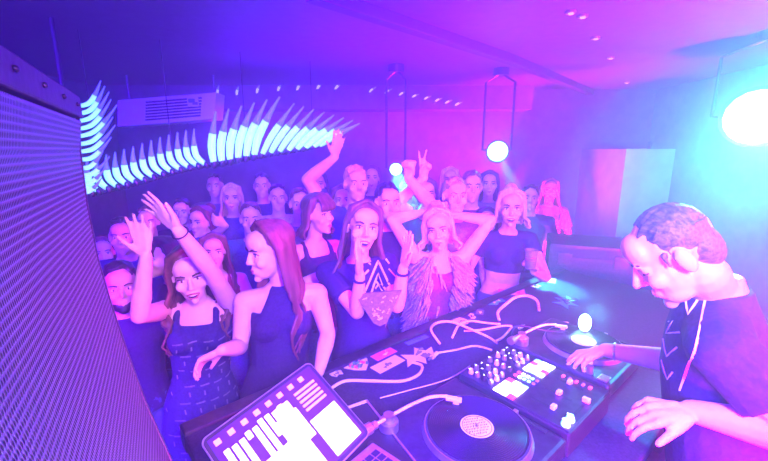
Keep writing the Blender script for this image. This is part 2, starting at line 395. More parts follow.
# waveform columns and file lists
r2 = random.Random(5)
for i in range(9):
    u = -.90+.125*i; hgt = r2.uniform(.2, .95); pane(u, u+.085, .72-hgt, .72-.12*r2.random(), .0007)
pane(-.55, .20, -.95, -.05, .0007); pane(-.08, .34, -.30, .42, .0009); pane(.02, .30, .0, .66, .0008)
g.cur = 2
for i in range(5): pane(.45, .90, .62-.11*i, .68-.11*i, .0007)
for i in range(8): u = -.94+.23*i; pane(u, u+.10, .80, .92, .0007)
for i in range(4): pane(-.95, -.62, -.3-.15*i, -.22-.15*i, .0007)
g.cur = 3
pane(.38, .94, -.95, -.02, .0008)
g.cur = 1
for i in range(4): pane(.42, .90, -.20-.18*i, -.16-.18*i, .0011)
obj('display', g, ['screen_desktop', 'screen_white', 'screen_lilac', 'screen_mint'], lid, label='bright display with white windows')
# keyboard half, lying level in front of the hinge
hb = V((o_bl.x, o_bl.y, 0)); Yb = -(Ys - Z_*Ys.z).normalized() if abs(Ys.z) < .98 else (Zs - Z_*Zs.z).normalized()
Zf = (Zs - Z_*Zs.z).normalized(); Xb = (Xs - Z_*Xs.z).normalized(); Yb = V((Xb.y, -Xb.x, 0)); Yb = Yb if Yb.dot(Zf) > 0 else -Yb
hz_ = (o_bl.z + (o_bl+Xs*wl).z)/2; mid = (o_bl + o_bl+Xs*wl)/2
bc = V((mid.x, mid.y, max(hz_, TZ+.02)-.006)) + Yb*.12
g = G(); g.box(bc, Xb*wl/2, Yb*.118, Z_*.008); obj('base', g, 'silver', lp, .004)
g = G()
for r_ in range(5):
    for c_ in range(13): g.box(bc+Xb*((c_-6)*.0235)+Yb*(-.085+.021*r_)+Z_*.0085, Xb*.0095, Yb*.0082, Z_*.0012)
obj('keyboard', g, 'black_plastic', lp)
g = G(); g.box(bc+Yb*.068+Z_*.0083, Xb*.055, Yb*.036, Z_*.0006); obj('trackpad', g, 'silver', lp)
# stand that carries it
ls = thing('laptop_stand', V((bc.x, bc.y, TZ)), 'black metal stand that holds the open laptop above the counter', 'stand')
zb = bc.z-.009
g = G(); g.box(V((bc.x, bc.y, zb-.004)), Xb*wl*.42, Yb*.10, Z_*.004); obj('tray', g, 'dark_metal', ls, .003)
for s in (-1, 1):
    q = V((bc.x, bc.y, 0))+Xb*s*wl*.36
    g = G(); g.tube([q-Yb*.09+Z_*(zb-.006), q-Yb*.02+Z_*(TZ+.007), q+Yb*.10+Z_*(TZ+.007)], .007, 8); obj('leg', g, 'dark_metal', ls, smooth=True)
# dark equipment box beside the laptop with bright front edge
kb = on(372, 398, TZ+.09); kt = on(337, 396, TZ+.09)
cb_ = thing('controller_box', on(392, 440, TZ), 'low black equipment box with pale metal edge, between laptop and near turntable', 'equipment box')
ex = (on(424, 461, TZ+.09)-kb).normalized(); ey = V((-ex.y, ex.x, 0)); ey = -ey if ey.x > 0 else ey
o_ = kb + ex*.17 + ey*.105
g = G(); g.box(V((o_.x, o_.y, TZ+.046)), ex*.17, ey*.085, Z_*.044); obj('case', g, 'black_plastic', cb_, .005)
g = G(); g.box(V((o_.x, o_.y, TZ+.0905))-ey*.082, ex*.168, ey*.003, Z_*.0025); obj('edge_strip', g, 'silver', cb_)
g = G(); g.box(V((o_.x, o_.y, TZ+.0905))-ex*.162, ex*.006, ey*.078, Z_*.0025); obj('edge_strip', g, 'cable_white', cb_)
for i in range(4):
    g = G(); g.cyl(V((o_.x, o_.y, TZ+.09))-ex*(.12-.05*i), Z_, .010, .014, 14); obj('knob', g, 'dark_metal', cb_)
for i in (-1, 1):
    for j in (-1, 1):
        g = G(); g.cyl(V((o_.x, o_.y, TZ))+ex*.14*i+ey*.065*j, Z_, .010, .006, 12); obj('foot', g, 'cable_black', cb_)
# ------------------------------------------------------------------ stickers along the crowd edge
mat('turquoise_paper', (.08, .75, .75), .5)
def sticker(px, py, sa, sb, shape, label, base, ink, seed, rot=0.0, name='sticker'):
    c = on(px, py, TZ+.0002); sa *= 1.25; sb *= 1.5; X = (E_*math.cos(rot)+N_*math.sin(rot)); Y = V((-X.y, X.x, 0)); g = G(); h = .0012
    if shape == 'rect': poly = [(-1, -1), (1, -1), (1, 1), (-1, 1)]
    elif shape == 'round': poly = [(math.cos(2*PI*i/20), math.sin(2*PI*i/20)) for i in range(20)]
    elif shape == 'heart': poly = [(0, -1), (.6, -.5), (1, .1), (.85, .7), (.45, .75), (0, .95), (-.45, .7), (-.85, .75), (-1, .1), (-.6, -.5)]
    elif shape == 'bolt': poly = [(-1, -.5), (-.35, -.3), (-.2, -1), (.2, -.25), (.6, -.55), (1, .3), (.55, .2), (.35, 1), (-.1, .3), (-.55, .9), (-.6, .2)]
    elif shape == 'blob': poly = [(-1, -.2), (-.5, -.9), (.1, -.55), (.7, -.9), (1, .1), (.5, .5), (.3, 1), (-.4, .6), (-.9, .8)]
    ring = lambda f, z: [c+X*u*sa*f+Y*v*sb*f+Z_*z for u, v in poly]
    g.rings([ring(1, 0), ring(1, h)])
    r2 = random.Random(seed)
    for k_, ik_ in enumerate(ink):
        g.cur = k_+1
        for i in range(5):
            u = r2.uniform(-.5, .5); v = r2.uniform(-.42, .42); p = [(u+r2.uniform(-.22, .22), v+r2.uniform(-.22, .22)) for _ in range(4)]
            g.tube([c+X*a_*sa+Y*b_*sb+Z_*(h+.0002) for a_, b_ in p], min(sa, sb)*.10, 5)
    return tag(obj(name, g, [base]+ink), label, 'sticker')
sticker(357, 364, .050, .044, 'heart', 'white heart-shaped sticker with red and blue marks, at the counter edge', 'print_white', ['red_paint', 'blue_paint', 'green_paint'], 1)
sticker(336, 373, .022, .020, 'blob', 'small pale cloud-shaped sticker beside the heart-shaped sticker', 'print_white', ['cloth_grey'], 2)
sticker(384, 354, .050, .018, 'rect', 'pink strip sticker lying between the heart sticker and the white band sticker', 'pink_paint', ['red_paint', 'print_white'], 3, .05)
sticker(388, 364, .062, .022, 'rect', 'white band sticker with grey marks just in front of the pink strip', 'print_white', ['cloth_grey'], 4, .05)
sticker(419, 356, .085, .046, 'bolt', 'large white jagged sticker at the middle of the counter edge', 'print_white', ['cloth_grey'], 5)
sticker(417, 340, .055, .010, 'rect', 'thin bluish strip sticker behind the large jagged sticker', 'blue_paint', ['cloth_teal'], 6, -.06)
sticker(460, 321, .035, .034, 'round', 'round white sticker beside the loop of white cable', 'print_white', ['cloth_grey'], 7)
sticker(472, 316, .030, .014, 'blob', 'small white torn sticker next to the round white sticker', 'print_white', ['cloth_black'], 8, .9)
sticker(480, 312, .028, .014, 'rect', 'grey strip sticker beyond the small torn sticker', 'cloth_grey', ['print_white'], 9, .5)
sticker(494, 301, .060, .038, 'blob', 'bright turquoise sticker on the counter in front of the midriff', 'turquoise_paper', ['print_white'], 10)
sticker(503, 292, .036, .022, 'rect', 'pale pink square sticker touching the turquoise sticker', 'cloth_pink', ['print_white', 'red_paint'], 11, .5)
sticker(517, 292, .050, .034, 'rect', 'plain lilac square sticker inside the arch of pink cable', 'print_white', ['cloth_pink'], 12, .6)
sticker(536, 286, .030, .022, 'blob', 'tiny white torn sticker near the framed square sticker', 'print_white', ['cloth_black'], 13)
sticker(547, 280, .046, .040, 'rect', 'white square sticker with a dark inner frame at the counter far end', 'print_white', ['cloth_black'], 14, .4)
sticker(566, 302, .085, .050, 'bolt', 'large turquoise pointed sticker beyond the far turntable', 'turquoise_paper', ['blue_paint'], 15, .2)
# ------------------------------------------------------------------ cables and plugs
def cable(pts, r, m, label, cat='cable', name='cable'):
    g = G(); g.tube(spline(pts, 10), r, 8); return tag(obj(name, g, m, smooth=True), label, cat)
u_ = lambda px, py, z=.008: on(px, py, TZ+z)
cable([u_(440, 344), u_(431, 330, .05), u_(437, 323, .10), u_(452, 322, .10), u_(470, 329, .05), u_(488, 337), u_(497, 343)], .0065, 'cable_white', 'white cable looping up beside the large jagged sticker')
cable([u_(452, 338), u_(459, 325, .06), u_(470, 321, .06), u_(487, 323, .02), u_(500, 324)], .006, 'cable_white', 'white cable crossing behind the loop towards the mixer')
cable([u_(464, 331), u_(480, 330), u_(502, 326), u_(512, 326)], .006, 'cable_white', 'white cable lying straight beside the mixer, ending in a small plug')
cable([u_(499, 320), u_(498, 312, .03), u_(506, 304, .08), u_(516, 297, .10), u_(528, 296, .10), u_(537, 301, .05), u_(539, 311)], .0085, 'cable_white', 'thick pale cable arching high over the lilac square sticker')
cable([u_(512, 327), u_(503, 337), u_(496, 341)], .006, 'cable_white', 'short white cable bent behind the mixer top corner')
cable([u_(541, 327), u_(553, 322, .02), u_(568, 323)], .0065, 'cable_white', 'pale cable running to the foot of the work lamp')
cable([u_(329, 390), u_(345, 381, .02), u_(372, 381, .02), u_(402, 381), u_(418, 375), u_(422, 366), u_(412, 362)], .0065, 'cable_white', 'long white cable curving in front of the heart-shaped sticker')
cable([u_(437, 353), u_(455, 350), u_(475, 346), u_(492, 350)], .005, 'cable_white', 'dashed pale cable lying along the counter towards the mixer')
cable([u_(380, 398), u_(410, 390), u_(448, 379), u_(470, 366)], .0025, 'cable_white', 'thin straight wire in front of the long white cable')
def plug(p, d, label, k=1.0):
    d = V(d).normalized(); g = G(); g.cyl(p, d, .0075*k, .022*k, 14); g.cyl(p+d*.022*k, d, .0095*k, .012*k, 14); o = obj('audio_plug', g, 'cable_white'); tag(o, label, 'plug')
    g = G(); g.cyl(p+d*.034*k, d, .0035*k, .022*k, 10); obj('pin', g, 'silver', o)
plug(u_(519, 328, .012), E_, 'small white audio plug on the counter behind the mixer')
plug(u_(437, 353, .012), -E_-N_*.2, 'white audio plug at the end of the dashed pale cable', 1.3)
plug(u_(535, 333, .012), N_*.6-E_, 'pale audio plug between the mixer and the work lamp', 1.2)
# small bright work lamp by the far turntable
q = L(.30, .245, TZ); wlamp = thing('work_lamp', q, 'small gooseneck work lamp with bare glowing bulb behind the far turntable', 'lamp')
tp = at(584, 330, q.length*0+(q-V((0, 0, CAMZ))).dot(FWD)-.02)
g = G(); g.cyl(q, Z_, .035, .012, 24); obj('base', g, 'black_plastic', wlamp)
g = G(); g.tube(spline([q+Z_*.01, q+Z_*.13, q*.5+tp*.5+Z_*.05, tp-Z_*.012], 8), .005, 8); obj('gooseneck', g, 'dark_metal', wlamp, smooth=True)
g = G(); g.cyl(tp-Z_*.02, Z_, .012, .022, 20, .017); obj('socket', g, 'silver', wlamp)
g = G(); g.ell(tp+Z_*.036, .027, .027, .042); obj('bulb', g, 'lamp_small', wlamp, smooth=True)
light('work_lamp_light', 'POINT', tp+Z_*.10-N_*.03, tp-Z_*1, 3.0, (.15, .8, 1), .02)
# ------------------------------------------------------------------ big speaker, left
mat('grille', (.03, .03, .035), .4)
def grille_mat():
    m = bpy.data.materials.new('grille_mesh'); m.use_nodes = True; t = m.node_tree; b = t.nodes['Principled BSDF']
    b.inputs['Roughness'].default_value = .38; b.inputs['Metallic'].default_value = .35
    uv = t.nodes.new('ShaderNodeUVMap'); sp = t.nodes.new('ShaderNodeSeparateXYZ'); t.links.new(uv.outputs[0], sp.inputs[0])
    def mth(op, a, b_=None):
        n = t.nodes.new('ShaderNodeMath'); n.operation = op
        for i, x in enumerate((a, b_)):
            if x is None: continue
            if isinstance(x, (int, float)): n.inputs[i].default_value = x
            else: t.links.new(x, n.inputs[i])
        return n.outputs[0]
    k = 2*PI/.0125
    cx = mth('COSINE', mth('MULTIPLY', sp.outputs[0], k)); cy = mth('COSINE', mth('MULTIPLY', sp.outputs[1], k*.577))
    h = mth('MULTIPLY', cx, cy)                       # staggered round holes
    r = t.nodes.new('ShaderNodeValToRGB'); r.color_ramp.elements[0].position = .38; r.color_ramp.elements[1].position = .62
    r.color_ramp.elements[0].color = (.22, .20, .28, 1); r.color_ramp.elements[1].color = (.004, .004, .006, 1)
    t.links.new(mth('ADD', mth('MULTIPLY', mth('ABSOLUTE', h), 1.0), 0.0), r.inputs[0]); t.links.new(r.outputs[0], b.inputs['Base Color'])
    bp = t.nodes.new('ShaderNodeBump'); bp.inputs['Strength'].default_value = .7; bp.inputs['Distance'].default_value = .003; bp.invert = True
    t.links.new(mth('ABSOLUTE', h), bp.inputs['Height']); t.links.new(bp.outputs[0], b.inputs['Normal'])
    M['grille_mesh'] = m
grille_mat()
far = [at(x, y, d) for x, y, d in ((72, 98, .95), (74, 150, .955), (81, 205, .955), (92, 260, .945), (105, 305, .935), (120, 350, .92), (140, 405, .905), (165, 461, .89), (186, 510, .875))]
far.append(V((far[-1].x+.02, far[-1].y-.005, .12)))
dn = V((.50, -.87, 0)).normalized()*.78; bk = V((-.87, -.50, 0)).normalized()*.42
nf = -bk.normalized()
spk = thing('loudspeaker', V((far[-1].x+dn.x*.5, far[-1].y+dn.y*.5, 0)), 'huge black loudspeaker with perforated metal grille beside the booth', 'speaker')
near = [p+dn*(1.0) for p in far]
g = G()
rs = []
for p, q2 in zip(far[::-1], near[::-1]):
    rs.append([p, q2, q2+bk, p+bk])
g.rings(rs); obj('cabinet', g, 'black_plastic', spk)
g = G(); i_ = dn.normalized()
uvs = []; rs = []
for p, q2 in zip(far[::-1], near[::-1]):
    rs.append([p+i_*.006+nf*.003, q2-i_*.01+nf*.003, q2-i_*.01+nf*.012, p+i_*.006+nf*.012])
rs[-1] = [v-Z_*.055 for v in rs[-1]]
g.rings(rs); gr = obj('grille', g, 'grille_mesh', spk)
uvl = gr.data.uv_layers.new(name='UVMap'); off = parent_origin(spk)
for poly in gr.data.polygons:
    for li in poly.loop_indices:
        co = gr.data.vertices[gr.data.loops[li].vertex_index].co+off; uvl.data[li].uv = ((co-far[0]).dot(i_), co.z)
g = G(); g.tube([p+nf*.010 for p in far], .0045, 8); obj('edge_strip', g, 'dark_metal', spk, smooth=True)
g = G(); a_, b_ = far[0]+nf*.004, near[0]+nf*.004; g.box((a_+b_)/2-Z_*.022, (b_-a_)/2, nf*.012, Z_*.026); obj('top_frame', g, 'booth_panel', spk, .004)
for i in range(4): g = G(); g.ell(a_.lerp(b_, .08+.2*i)-Z_*.02+nf*.014, .005, .005, .005, n=10, k=6); obj('screw', g, 'dark_metal', spk, smooth=True)
# ------------------------------------------------------------------ air conditioner hung in the back corner
ay = 3.9; a0, a1, a2, a3 = aty(117, 100, ay), aty(216, 92, ay), aty(214, 119, ay), aty(117, 127, ay)
ac = thing('air_conditioner', (a0+a1)/2, 'pale wall air conditioner with slatted front hanging under the ceiling', 'air conditioner')
g = G(); fb = V((0, .22, 0)); g.rings([[a0, a1, a2, a3], [p+fb+Z_*.0 for p in (a0, a1, a2, a3)]]); obj('housing', g, 'white_plastic', ac, .01)
g = G()
for i in range(7):
    f = .18+.65*i/6; l_ = a0.lerp(a3, f).lerp(a1.lerp(a2, f), .30); r_ = a0.lerp(a3, f).lerp(a1.lerp(a2, f), .86)
    g.tube([l_-V((0, .008, 0)), r_-V((0, .008, 0))], .008, 6)
obj('grille', g, 'dark_metal', ac)
g = G(); c_ = a0.lerp(a1, .78).lerp(a3.lerp(a2, .78), .30); g.box(c_-V((0, .012, 0)), (.055, 0, 0), (0, .004, 0), (0, 0, .045)); g.cur = 1
g.box(c_-V((.012, .017, -.01)), (.030, 0, 0), (0, .002, 0), (0, 0, .018)); g.cur = 2; g.box(c_-V((-.02, .017, .015)), (.025, 0, 0), (0, .002, 0), (0, 0, .012))
obj('badge', g, ['print_white', 'blue_paint', 'cloth_grey'], ac)
for f in (.06, .94):
    q = a0.lerp(a1, f)+V((0, .1, 0)); g = G(); g.tube([q, V((q.x, q.y, CZ))], .012); obj('bracket', g, 'dark_metal', ac)
# ------------------------------------------------------------------ streaks of moving light shaped as still tubes, on an added rail
def streak(base, tip, bulge, rad, label, group, mats=('streak_cyan', 'streak_blue'), name='light_streak'):
    base, tip = V(base), V(tip); d = tip-base; s = d.normalized().cross(V((0, 1, 0))).normalized()
    pts = spline([base, base+d*.3+s*bulge, base+d*.65+s*bulge*.5, tip-s*bulge*.6], 5)
    g = G(); n = len(pts); k = int(n*.6); rr2 = [rad*(.55+.6*math.sin(PI*min(1, (i+2)/n))) for i in range(n)]
    g.tube(pts[:k+1], rr2[:k+1], 8); g.cur = 1; g.tube(pts[k:], [r_*(1-.55*j/max(1, n-k-1)) for j, r_ in enumerate(rr2[k:])], 8)
    me_o = obj(name, g, list(mats), smooth=True); tag(me_o, label, 'led light', group)
    g = G(); g.cap(base-d.normalized()*.012, base+d.normalized()*.008, rad*.95, rad*.95, 10); obj('end_cap', g, 'dark_metal', me_o, smooth=True)
    return me_o
path = [(92, 193, 2.5), (118, 187, 2.55), (145, 180, 2.6), (172, 172, 2.7), (198, 166, 2.8), (222, 163, 2.9), (246, 158, 3.0), (270, 154, 3.1), (296, 150, 3.2), (318, 146, 3.3)]
pw_ = spline([at(*p) for p in path], 3); npw = len(pw_)
rail = thing('streak_rail', (pw_[npw//2].x, pw_[npw//2].y, CZ), 'thin curved black rail added above the crowd at the left to carry light streaks', 'added mount')
back = V((0, .03, -.012))
g = G(); g.tube([p+back for p in pw_], .010, 8); obj('rail', g, 'cable_black', rail, smooth=True)
for i in (1, 9, 18, 26):
    g = G(); g.tube([pw_[i]+back, V((pw_[i].x, pw_[i].y+.03, CZ))], .003, 6); obj('wire', g, 'cable_black', rail)
for i, p in enumerate(pw_):
    f = i/(npw-1); d = (p-V((0, 0, CAMZ))).dot(FWD); k = d/384
    if f < .50: dx, dy, ra_, bu = (-7-7*f)*k, (30+8*f)*k, 2.6*k, .16
    elif f < .72: q = (f-.50)/.22; dx, dy, ra_, bu = (4+26*q)*k, (50+8*q)*k, 3.4*k, .05
    else: q = (f-.72)/.28; dx, dy, ra_, bu = (34+8*q)*k, (52-30*q)*k, 2.8*k, .03
    streak(p, p+V((dx, -.02, dy)), bu*dy, ra_, 'cyan and blue light streak shaped as a still tube, one of a long even comb', 'led shapes on the added rail')
# dense fan of light streaks shaped as tubes, on an added post
post = thing('streak_post', V((at(78, 140, 2.3).x, at(84, 140, 2.3).y+.02, CZ)), 'short black post added beside the loudspeaker to carry stacked light streaks', 'added mount')
g = G(); pp = at(76, 188, 2.3)+V((0, .02, 0)); g.tube([pp, V((pp.x, pp.y, CZ))], .012, 8); obj('post', g, 'cable_black', post)
for i in range(12):
    y = 190-7.6*i; b = at(77, y, 2.3); ln = [26, 30, 34, 28, 36, 40, 38, 42, 36, 34, 30, 26][i]; t_ = at(77+ln, y-ln*(.35+.05*i), 2.30)
    streak(b, t_, -.030, .0115, 'thick cyan light streak shaped as a tube, in the stack beside the loudspeaker', 'led shapes stacked by the loudspeaker')
# small streaks of moving light shaped as pale sticks along the soffit
for i, (px, py) in enumerate([(218, 92), (237, 92), (257, 90), (278, 88), (297, 87), (317, 86), (335, 86), (369, 89), (385, 90), (399, 92), (412, 94), (424, 96), (435, 98), (445, 100), (455, 102)]):
    y = Y1-.315; p = aty(px, py+4, y); dx = .02+.06*min(1, i/7); hz2 = .115-.07*min(1, i/10)
    streak(p, p+V((dx, -.01, hz2)), .008, .012 if i < 7 else .009, 'small pale light streak shaped as a stick under the dark ceiling edge, one of a long row', 'small light streaks along the ceiling edge', ('pale_glow', 'streak_blue'), 'edge_streak')
for i, (px, py) in enumerate([(571, 11), (583, 15), (596, 37), (611, 57), (627, 82), (645, 111), (653, 123)]):
    p = atz(px, py, CZ); t_ = thing('ceiling_spot', p, 'tiny round ceiling lamp in the line above the booth', 'ceiling lamp', 'tiny round lamps in a line on the ceiling')
    g = G(); g.cyl(p-Z_*.012, Z_, .026, .012, 20); obj('ring', g, 'silver', t_)
    g = G(); g.cyl(p-Z_*.016, Z_, .014, .006, 16); obj('lens', g, 'pale_glow', t_)
# ------------------------------------------------------------------ stage lamps
def stage_lamp(c, aim, rad, label, core, spot=None, length=.30):
    d = (V(aim)-c).normalized(); t = thing('stage_lamp', V((c.x, c.y, CZ)), label, 'stage lamp')
    s = d.cross(Z_).normalized()
    g = G(); g.cyl(c-d*length, d, rad*.85, length*.86, 28, rad*1.12); g.cap(c-d*length, c-d*(length+rad*.3), rad*.8, rad*.4, 20); obj('housing', g, 'black_plastic', t)
    g = G(); g.ell(c-d*.035, rad, rad, rad*.35, Matrix((s, d.cross(s), d)).transposed()); obj('lens', g, core, t, smooth=True)
    g = G()
    m_ = c-d*length*.55; tp_ = V((m_.x, m_.y, CZ-.04))
    for q in (-1, 1): g.tube([m_+s*q*rad*1.0, m_+s*q*rad*1.35, V((m_.x, m_.y, max(m_.z+.05, CZ-.12)))+s*q*rad*1.35, tp_], .012, 6)
    obj('yoke', g, 'dark_metal', t)
    g = G(); g.cyl(V((m_.x, m_.y, CZ-.06)), Z_, .07, .06, 20); obj('mount', g, 'black_plastic', t)
    if spot:
        for nm, kind, e_, col, ang, tgt in spot:
            lo = light(nm, kind, c+d*.05 if nm != 'lamp_spill' else c-V((0, 0, .32)), tgt, e_, col, .04, ang, .5)
    return t
c = at(757, 118, 2.35)
stage_lamp(c, V((0.35, .3, 1.75)), .165, 'large dazzling white stage lamp on the right above the DJ', 'lamp_core',
           [('lamp_glow', 'SPOT', 620, (.03, .46, 1), 95, V((1.9, .2, 1.7))), ('lamp_beam', 'SPOT', 110, (.02, .5, 1), 40, V((.8, .9, 1.4))), ('lamp_spill', 'SPOT', 420, (.02, .45, 1), 62, V((3.25, 4.4, 1.7)))])
c = at(498, 152, 3.5); tgt = at(522, 215, 3.3)
stage_lamp(c, V((.6, .8, 1.6)), .095, 'stage lamp glowing white and turquoise above the far end of the crowd', 'lamp_core',
           [('beam_far', 'SPOT', 2200, (.04, .6, 1), 14, at(536, 240, 2.9)), ('glow_far', 'POINT', 3, (.15, .7, 1), 18, tgt)], .2)
c = at(396, 170, 3.4)
stage_lamp(c, V((.1, .8, 1.5)), .062, 'smaller stage lamp shining white between the two raised fists', 'lamp_core',
           [('beam_mid', 'SPOT', 1400, (.04, .5, 1), 14, at(410, 215, 2.4))], .18)
# dark flight case behind the far end of the booth
fa, fbb = at(552, 246, 3.1), at(640, 246, 2.9)
fc = thing('flight_case', V(((fa.x+fbb.x)/2, (fa.y+fbb.y)/2+.25, 0)), 'black flight case standing behind the far end of the booth', 'case')
X = (fbb-fa); X.z = 0; wX = X.length/2; X.normalize(); Y = V((-X.y, X.x, 0)); o_ = V(((fa.x+fbb.x)/2, (fa.y+fbb.y)/2, 0)) + Y*.28
g = G(); obox(g, -wX, wX, -.26, .26, .06, fa.z-.10, o_, X, Y); obj('body', g, 'booth_panel', fc, .004)
g = G(); obox(g, -wX, wX, -.26, .26, fa.z-.10, fa.z, o_, X, Y); obj('lid', g, 'booth_panel', fc, .004)
g = G()
for z in (.06, fa.z-.10, fa.z): obox(g, -wX-.006, wX+.006, -.266, -.250, z-.012, z+.012, o_, X, Y)
for a in (-wX, wX): obox(g, a-.012, a+.012, -.266, -.25, .06, fa.z, o_, X, Y)
obj('metal_edge', g, 'dark_metal', fc)
for a in (-.2, .2):
    g = G(); obox(g, a-.05, a+.05, -.275, -.26, fa.z-.15, fa.z-.05, o_, X, Y); obj('latch', g, 'dark_metal', fc, .003)
for i in (-1, 1):
    for j in (-1, 1):
        g = G(); q = o_+X*i*(wX-.06)+Y*j*.2+Z_*.03; g.cyl(q-X*.015, X, .03, .03, 16); obj('caster', g, 'cable_black', fc)
# ------------------------------------------------------------------ people
def rotm(fwd, pitch=0, roll=0):
    """head/body frame: columns = right-of-frame X, forward Y, up Z; fwd = world direction looked at"""
    f = V((fwd[0], fwd[1], 0)).normalized(); x = f.cross(V((0, 0, 1))).normalized()
    b = Matrix((x, f, V((0, 0, 1)))).transposed()
    return b @ Matrix.Rotation(pitch, 3, 'X') @ Matrix.Rotation(roll, 3, 'Y')

def hand(g, w, d, m, k=1.0, pose='open', thumb=1):
    """palm, four fingers, thumb. w wrist, d towards fingertips, m palm normal, thumb=+1/-1 side"""
    d = V(d).normalized(); m = V(m); m = (m - d*m.dot(d)).normalized(); s = d.cross(m)*thumb
    kn = [w + d*(.088*k) + s*(x*k) - m*(.002*k) for x in (.031, .011, -.010, -.029)]
    kn[3] = kn[3] - d*.010*k
    for p, r in zip(kn, (.0115, .0118, .0112, .0105)): g.cap(w + (p-w)*.12, p, .0135*k, r*k, 8)
    g.cap(w+d*.03*k+s*.012*k, kn[1]-d*.012*k, .015*k, .0135*k, 8); g.cap(w+d*.03*k-s*.012*k, kn[2]-d*.012*k, .015*k, .0135*k, 8)
    cur = dict(open=(.10, .08, .10, .14), relax=(.42, .5, .55, .62), fist=(1.45, 1.5, 1.5, 1.5), peace=(.04, .05, 1.5, 1.5), grip=(.85, .85, .9, .95), point=(.05, 1.3, 1.4, 1.4), press=(.35, .3, .5, .7))[pose]
    spr = dict(open=(.16, .05, -.06, -.18), peace=(.2, -.14, 0, 0)).get(pose, (.05, .02, -.02, -.06))
    for i, L in enumerate((.072, .080, .075, .060)):
        p = kn[i]; dd = (d + s*spr[i]).normalized(); r = (.0088, .009, .0086, .0078)[i]*k
        q = Quaternion(dd.cross(m).normalized(), cur[i])
        for seg, fr in enumerate((.45, .32, .23)):
            dd2 = (q @ dd) if (seg or pose != 'open') else dd
            e2 = p + dd2*L*fr*k; g.cap(p, e2, r, r*.92, 8); p = e2; dd = dd2; r *= .92
    t0 = w + d*.022*k + s*.020*k
    op = dict(fist=.25, grip=.75, relax=.45, press=.5, peace=.2, point=.25).get(pose, .85)
    td = (d*.75 + s*op + m*(.35 if pose in ('fist', 'grip', 'relax', 'peace', 'press', 'point') else .12)).normalized()
    t1 = t0 + td*.036*k; g.cap(t0, t1, .0155*k, .0115*k, 8)
    td2 = (td + d*.35 + (m*.5 - s*.7 if pose in ('fist', 'peace', 'grip', 'point') else m*.1)).normalized()
    t2 = t1 + td2*.030*k; g.cap(t1, t2, .0108*k, .0095*k, 8)
    td3 = (td2 + (m*.2-s*.5 if pose in ('fist', 'peace', 'point') else V((0, 0, 0)))).normalized(); g.cap(t2, t2+td3*.022*k, .0095*k, .0078*k, 8)

def ik(s, w, l1, l2, pole):
    d = w-s; L = d.length; mx = (l1+l2)*.998
    if L > mx: k = L/mx; l1 *= k; l2 *= k
    d = d/L; a = (l1*l1 - l2*l2 + L*L)/(2*L); h = math.sqrt(max(0, l1*l1-a*a))
    p = V(pole); p = (p - d*p.dot(d)); p = p.normalized() if p.length > 1e-4 else d.orthogonal().normalized()
    return s + d*a + p*h

def head_geo(g, H, B, k, sex):
    T = lambda x, y, z: H + B @ V((x*k, y*k, z*k))
    e = lambda c, r, **kw: g.ell(T(*c), r[0]*k, r[1]*k, r[2]*k, B, **kw)
    e((0, -.018, .034), (.073, .092, .082)); e((0, .030, -.030), (.060, .058, .082))
    jw = .050 if sex == 'm' else .044
    e((0, .040, -.078), (jw, .046, .036)); e((0, .074, -.104), (.021 if sex == 'm' else .016, .018, .016))
    e((0, .052, .048), (.060, .040, .048))
    br = .0085 if sex == 'm' else .005
    g.cap(T(-.036, .079, .026), T(.036, .079, .026), br*k, br*k, 8)
    nb = 1.12 if sex == 'm' else 1.0
    g.cap(T(0, .083, .018), T(0, .102*nb-.003*(nb > 1), -.026), .0072*k, .0100*nb*k, 8)
    for s in (-1, 1):
        e((s*.0105, .094, -.030), (.0075, .009, .0072)); e((s*.041, .060, -.028), (.022, .026, .024))
        e((s*.077, -.014, -.006), (.010, .020, .033), n=10, k=7); e((s*.072, -.012, -.028), (.008, .012, .012), n=8, k=6)
    e((0, .080, -.066), (.027, .014, .018))

